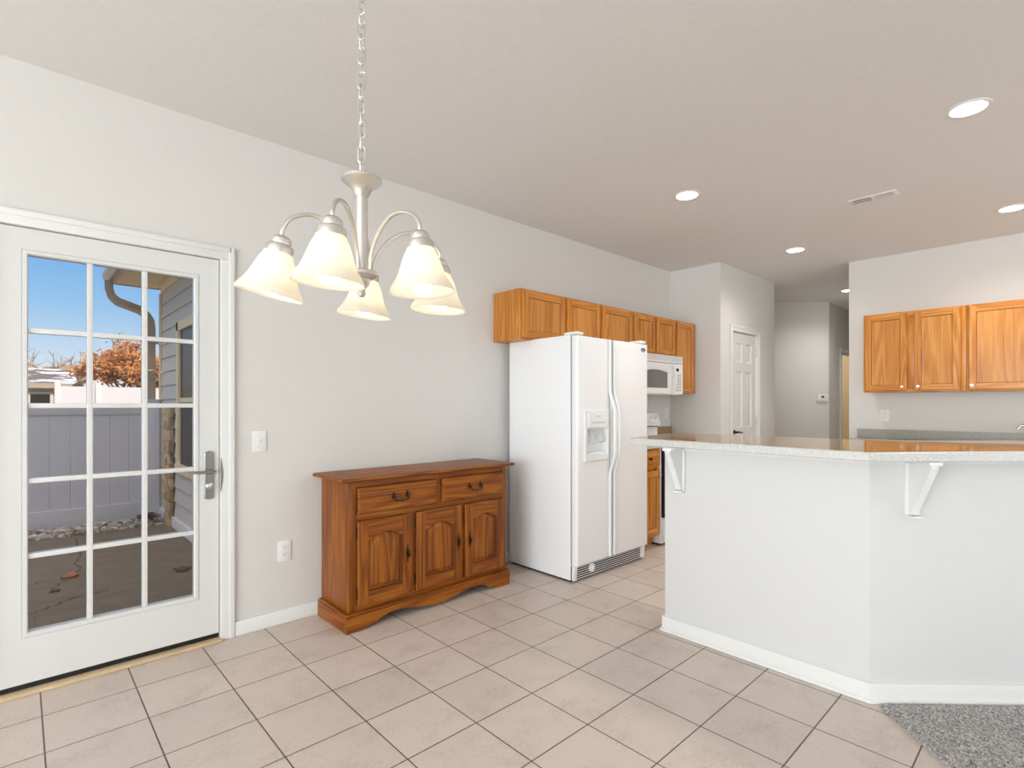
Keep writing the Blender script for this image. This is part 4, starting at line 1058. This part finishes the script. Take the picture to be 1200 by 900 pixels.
gp = [(gx, SZ - .005), (gx - .045, SZ - .005), (gx - .055, SZ + .012), (gx - .08, SZ + .06), (gx - .085, SZ + .10), (gx - .075, SZ + .10), (gx, SZ + .085)]
b.extrude_xz(gp, WV + .16, SVE + .05); obj('gutter', b, M['spout'], wg, 20)
b = B()
gv = 8.185
path = [(gx - .035, gv, SZ - .008), (gx - .035, gv, SZ - .10), (gx - .01, gv, SZ - .19), (gx + .05, gv - .01, SZ - .25), (1.11, gv - .01, 2.45), (1.18, gv - .01, 2.39), (1.222, gv - .01, 2.32), (1.232, gv - .01, 2.22), (1.232, gv - .01, .4), (1.232, gv - .01, ZG + .06)]
b.tube(path, .066, 4, side=(.7071, .7071, 0), flat=.85)
ds_ = obj('downspout', b, M['spout'], wg, 50)
b = B()
for z in (2.05, 1.6): b.box(1.172, 1.34, gv - .075, gv + .035, z - .015, z + .015, .002)
obj('strap', b, M['spout'], ds_)
b = B()
for k in range(10): b.box(1.252 + .008 * (k % 2), 1.30, 7.19 + .012 * (k % 3), 7.50, ZG + k * .140, ZG + k * .140 + .134, .008)
obj('stone_pier', b, M['stonecol'], wg)
# far fence, neighbour house, tree, brush
ff = thing('privacy_fence', 'sunlit white fence further off in front of the tree', 'fence', (2, 15.5, -.6))
b = B(); b.box(.62, 7, 15.48, 15.52, -.5, 1.66); obj('board_panel', b, M['vinyl'], ff, 0)
for x in (.62, 1.32, 2.9, 4.5, 6.1):
    b = B(); b.box(x - .05, x + .05, 15.43, 15.57, -.6, 1.75, .006); obj('post', b, M['vinyl'], ff)
nh = thing('neighbour_house', 'neighbouring house with patchy snow on its roof', 'house', (-1, 27, -.6))
hx0, hx1 = -9.0, 1.60
b = B(); b.box(hx0, 1.30, 25.6, 33, -.6, 1.95); obj('wall', b, M['housewall'], nh, 0)
b = B(); b.rings([[(hx0, 25.1, 1.92), (hx1, 25.1, 1.92), (hx1 - .0, 29.2, 2.62), (hx0, 29.2, 2.62)], [(hx0, 25.1, 2.0), (hx1, 25.1, 2.0), (hx1, 29.2, 2.72), (hx0, 29.2, 2.72)]], 0)
b.rings([[(hx0, 33.3, 1.92), (hx1, 33.3, 1.92), (hx1, 29.2, 2.62), (hx0, 29.2, 2.62)], [(hx0, 33.3, 2.0), (hx1, 33.3, 2.0), (hx1, 29.2, 2.72), (hx0, 29.2, 2.72)]], 0)
obj('roof', b, M['snowroof'], nh, 0)
b = B(); b.box(hx0, hx1, 25.0, 25.1, 1.83, 2.0); obj('gutter', b, M['spout'], nh, 0)
b = B(); b.box(.22, .90, 25.55, 25.6, .9, 1.70); w_ = obj('window', b, M['trim'], nh, 0)
b = B(); b.box(.30, .82, 25.53, 25.545, .98, 1.62); obj('pane', b, M['darkglass'], w_, 0)
b = B(); b.poly([(1.55, 24.0, 1.95), (3.25, 24.0, 1.95), (2.4, 24.0, 2.45)]); b.poly([(1.55, 25.6, 1.95), (3.25, 25.6, 1.95), (2.4, 25.6, 2.45)])
b.box(1.65, 3.15, 24.0, 25.6, -.6, 1.95); obj('gable_wing', b, M['vinyl'], nh, 0)
b = B(); b.rings([[(1.42, 23.8, 1.88), (2.4, 23.8, 2.45), (2.4, 26, 2.45), (1.42, 26, 1.88)], [(1.42, 23.8, 1.98), (2.4, 23.8, 2.53), (2.4, 26, 2.53), (1.42, 26, 1.98)]], 0); b.rings([[(3.38, 23.8, 1.88), (2.4, 23.8, 2.45), (2.4, 26, 2.45), (3.38, 26, 1.88)], [(3.38, 23.8, 1.98), (2.4, 23.8, 2.53), (2.4, 26, 2.53), (3.38, 26, 1.98)]], 0); obj('gable_roof', b, M['roofing'], nh, 0)
# autumn tree
tr = thing('autumn_tree', 'rusty orange autumn tree with bare upper twigs behind the far fence', 'tree', (2.35, 18.0, -.6))
random.seed(14)
bt = B(); tips = []
def branch(p, d, L, r, depth):
    q = p + d * L
    bt.tube([p, p + d * L * .5 + Vector((random.uniform(-1, 1), random.uniform(-1, 1), random.uniform(-1, 1))) * L * .06, q], [r, r * .8, r * .55], 5)
    if depth <= 2: tips.append((q, d)); tips.append((p + d * L * .6, d))
    if depth == 0: return
    for k in range(3 if depth > 1 else 3):
        nd = (d + Vector((random.uniform(-1, 1), random.uniform(-1, 1), random.uniform(-.35, .8))) * .75).normalized()
        branch(p + d * L * random.uniform(.55, 1), nd, L * random.uniform(.6, .82), r * .55, depth - 1)
base = Vector((2.35, 18.0, -.62))
bt.tube([base, base + Vector((0, 0, 1.6))], [.09, .06], 6)
for k in range(6):
    a = k * PI / 3 + .3
    branch(base + Vector((0, 0, 1.5)), Vector((math.cos(a) * .6, math.sin(a) * .6, .8 + .5 * (k % 2))).normalized(), .80, .05, 4)
obj('trunk_and_branches', bt, M['bark'], tr, 0)
bl = B()
for q, d in tips:
    if q.z > 3.0 and random.random() < .75: continue
    for k in range(7):
        c = q + Vector((random.gauss(0, .08), random.gauss(0, .08), random.gauss(0, .08))); s = random.uniform(.03, .06)
        u = Vector((random.gauss(0, 1), random.gauss(0, 1), random.gauss(0, 1))).normalized(); v = u.orthogonal().normalized()
        bl.poly([c - u * s, c + v * s * .6, c + u * s, c - v * s * .6])
obj('foliage', bl, M['autumn'], tr, 0)['kind'] = 'stuff'
# brush and far tree line
b = B(); random.seed(4)
for k in range(90):
    x, y = random.uniform(-16, 22), random.uniform(36, 40); s = random.uniform(.7, 1.3)
    b.sphere((x, y, 1.5 + 1.1 * random.random()), s * 1.3, 9, 6, sc=(1.3, 1, .9)); b.tube([(x, y, -.9), (x, y, 1.6)], [s, s * .8], 6)
tag(obj('brush_line', b, M['brush'], smooth=0), 'low brown winter brush on the horizon behind the snowy roof', 'brush', kind='stuff')
b = B()
for k in range(420):
    x, y = random.uniform(-20, 26), random.uniform(44, 50); h = random.uniform(2.8, 5.0); z0_ = .0
    q = Vector((x, y, z0_)); t_ = q + Vector((random.uniform(-.3, .3), 0, h)); b.tube([q, t_], [.05, .012], 4)
    for j in range(9):
        f = random.uniform(.3, .95); m_ = q + (t_ - q) * f; b.tube([m_, m_ + Vector((random.uniform(-.8, .8), random.uniform(-.3, .3), random.uniform(.3, .9)))], [.028, .008], 3)
tag(obj('tree_line', b, M['brush'], smooth=0), 'distant line of bare trees along the horizon', 'trees', kind='stuff')
# unseen roof added over the house to shade the patio and near fence
b = B()
for (ya, za), (yb, zb) in (((WV + .55, 2.92), (-.7, 4.75)), ((-4.9, 2.92), (-.7, 4.75))):
    b.rings([[(-5.9, ya, za), (12, ya, za), (12, yb, zb), (-5.9, yb, zb)], [(-5.9, ya, za + .08), (12, ya, za + .08), (12, yb, zb + .08), (-5.9, yb, zb + .08)]], 0)
for x in (-5.46, 11.2): b.prism([(x, -4.5), (x, WV + .14), (x + .05, WV + .14), (x + .05, -4.5)], 2.86, 2.95)
b.rings([[(-5.46, -4.5, 2.92), (-5.46, WV + .14, 2.92), (-5.46, -.7, 4.72)], [(-5.41, -4.5, 2.92), (-5.41, WV + .14, 2.92), (-5.41, -.7, 4.72)]], 0)
b.rings([[(11.15, -4.5, 2.92), (11.15, WV + .14, 2.92), (11.15, -.7, 4.72)], [(11.2, -4.5, 2.92), (11.2, WV + .14, 2.92), (11.2, -.7, 4.72)]], 0)
struct('roof', b, M['roofing'], 'unseen gable roof added to shade the patio', 'roof', smooth=0)
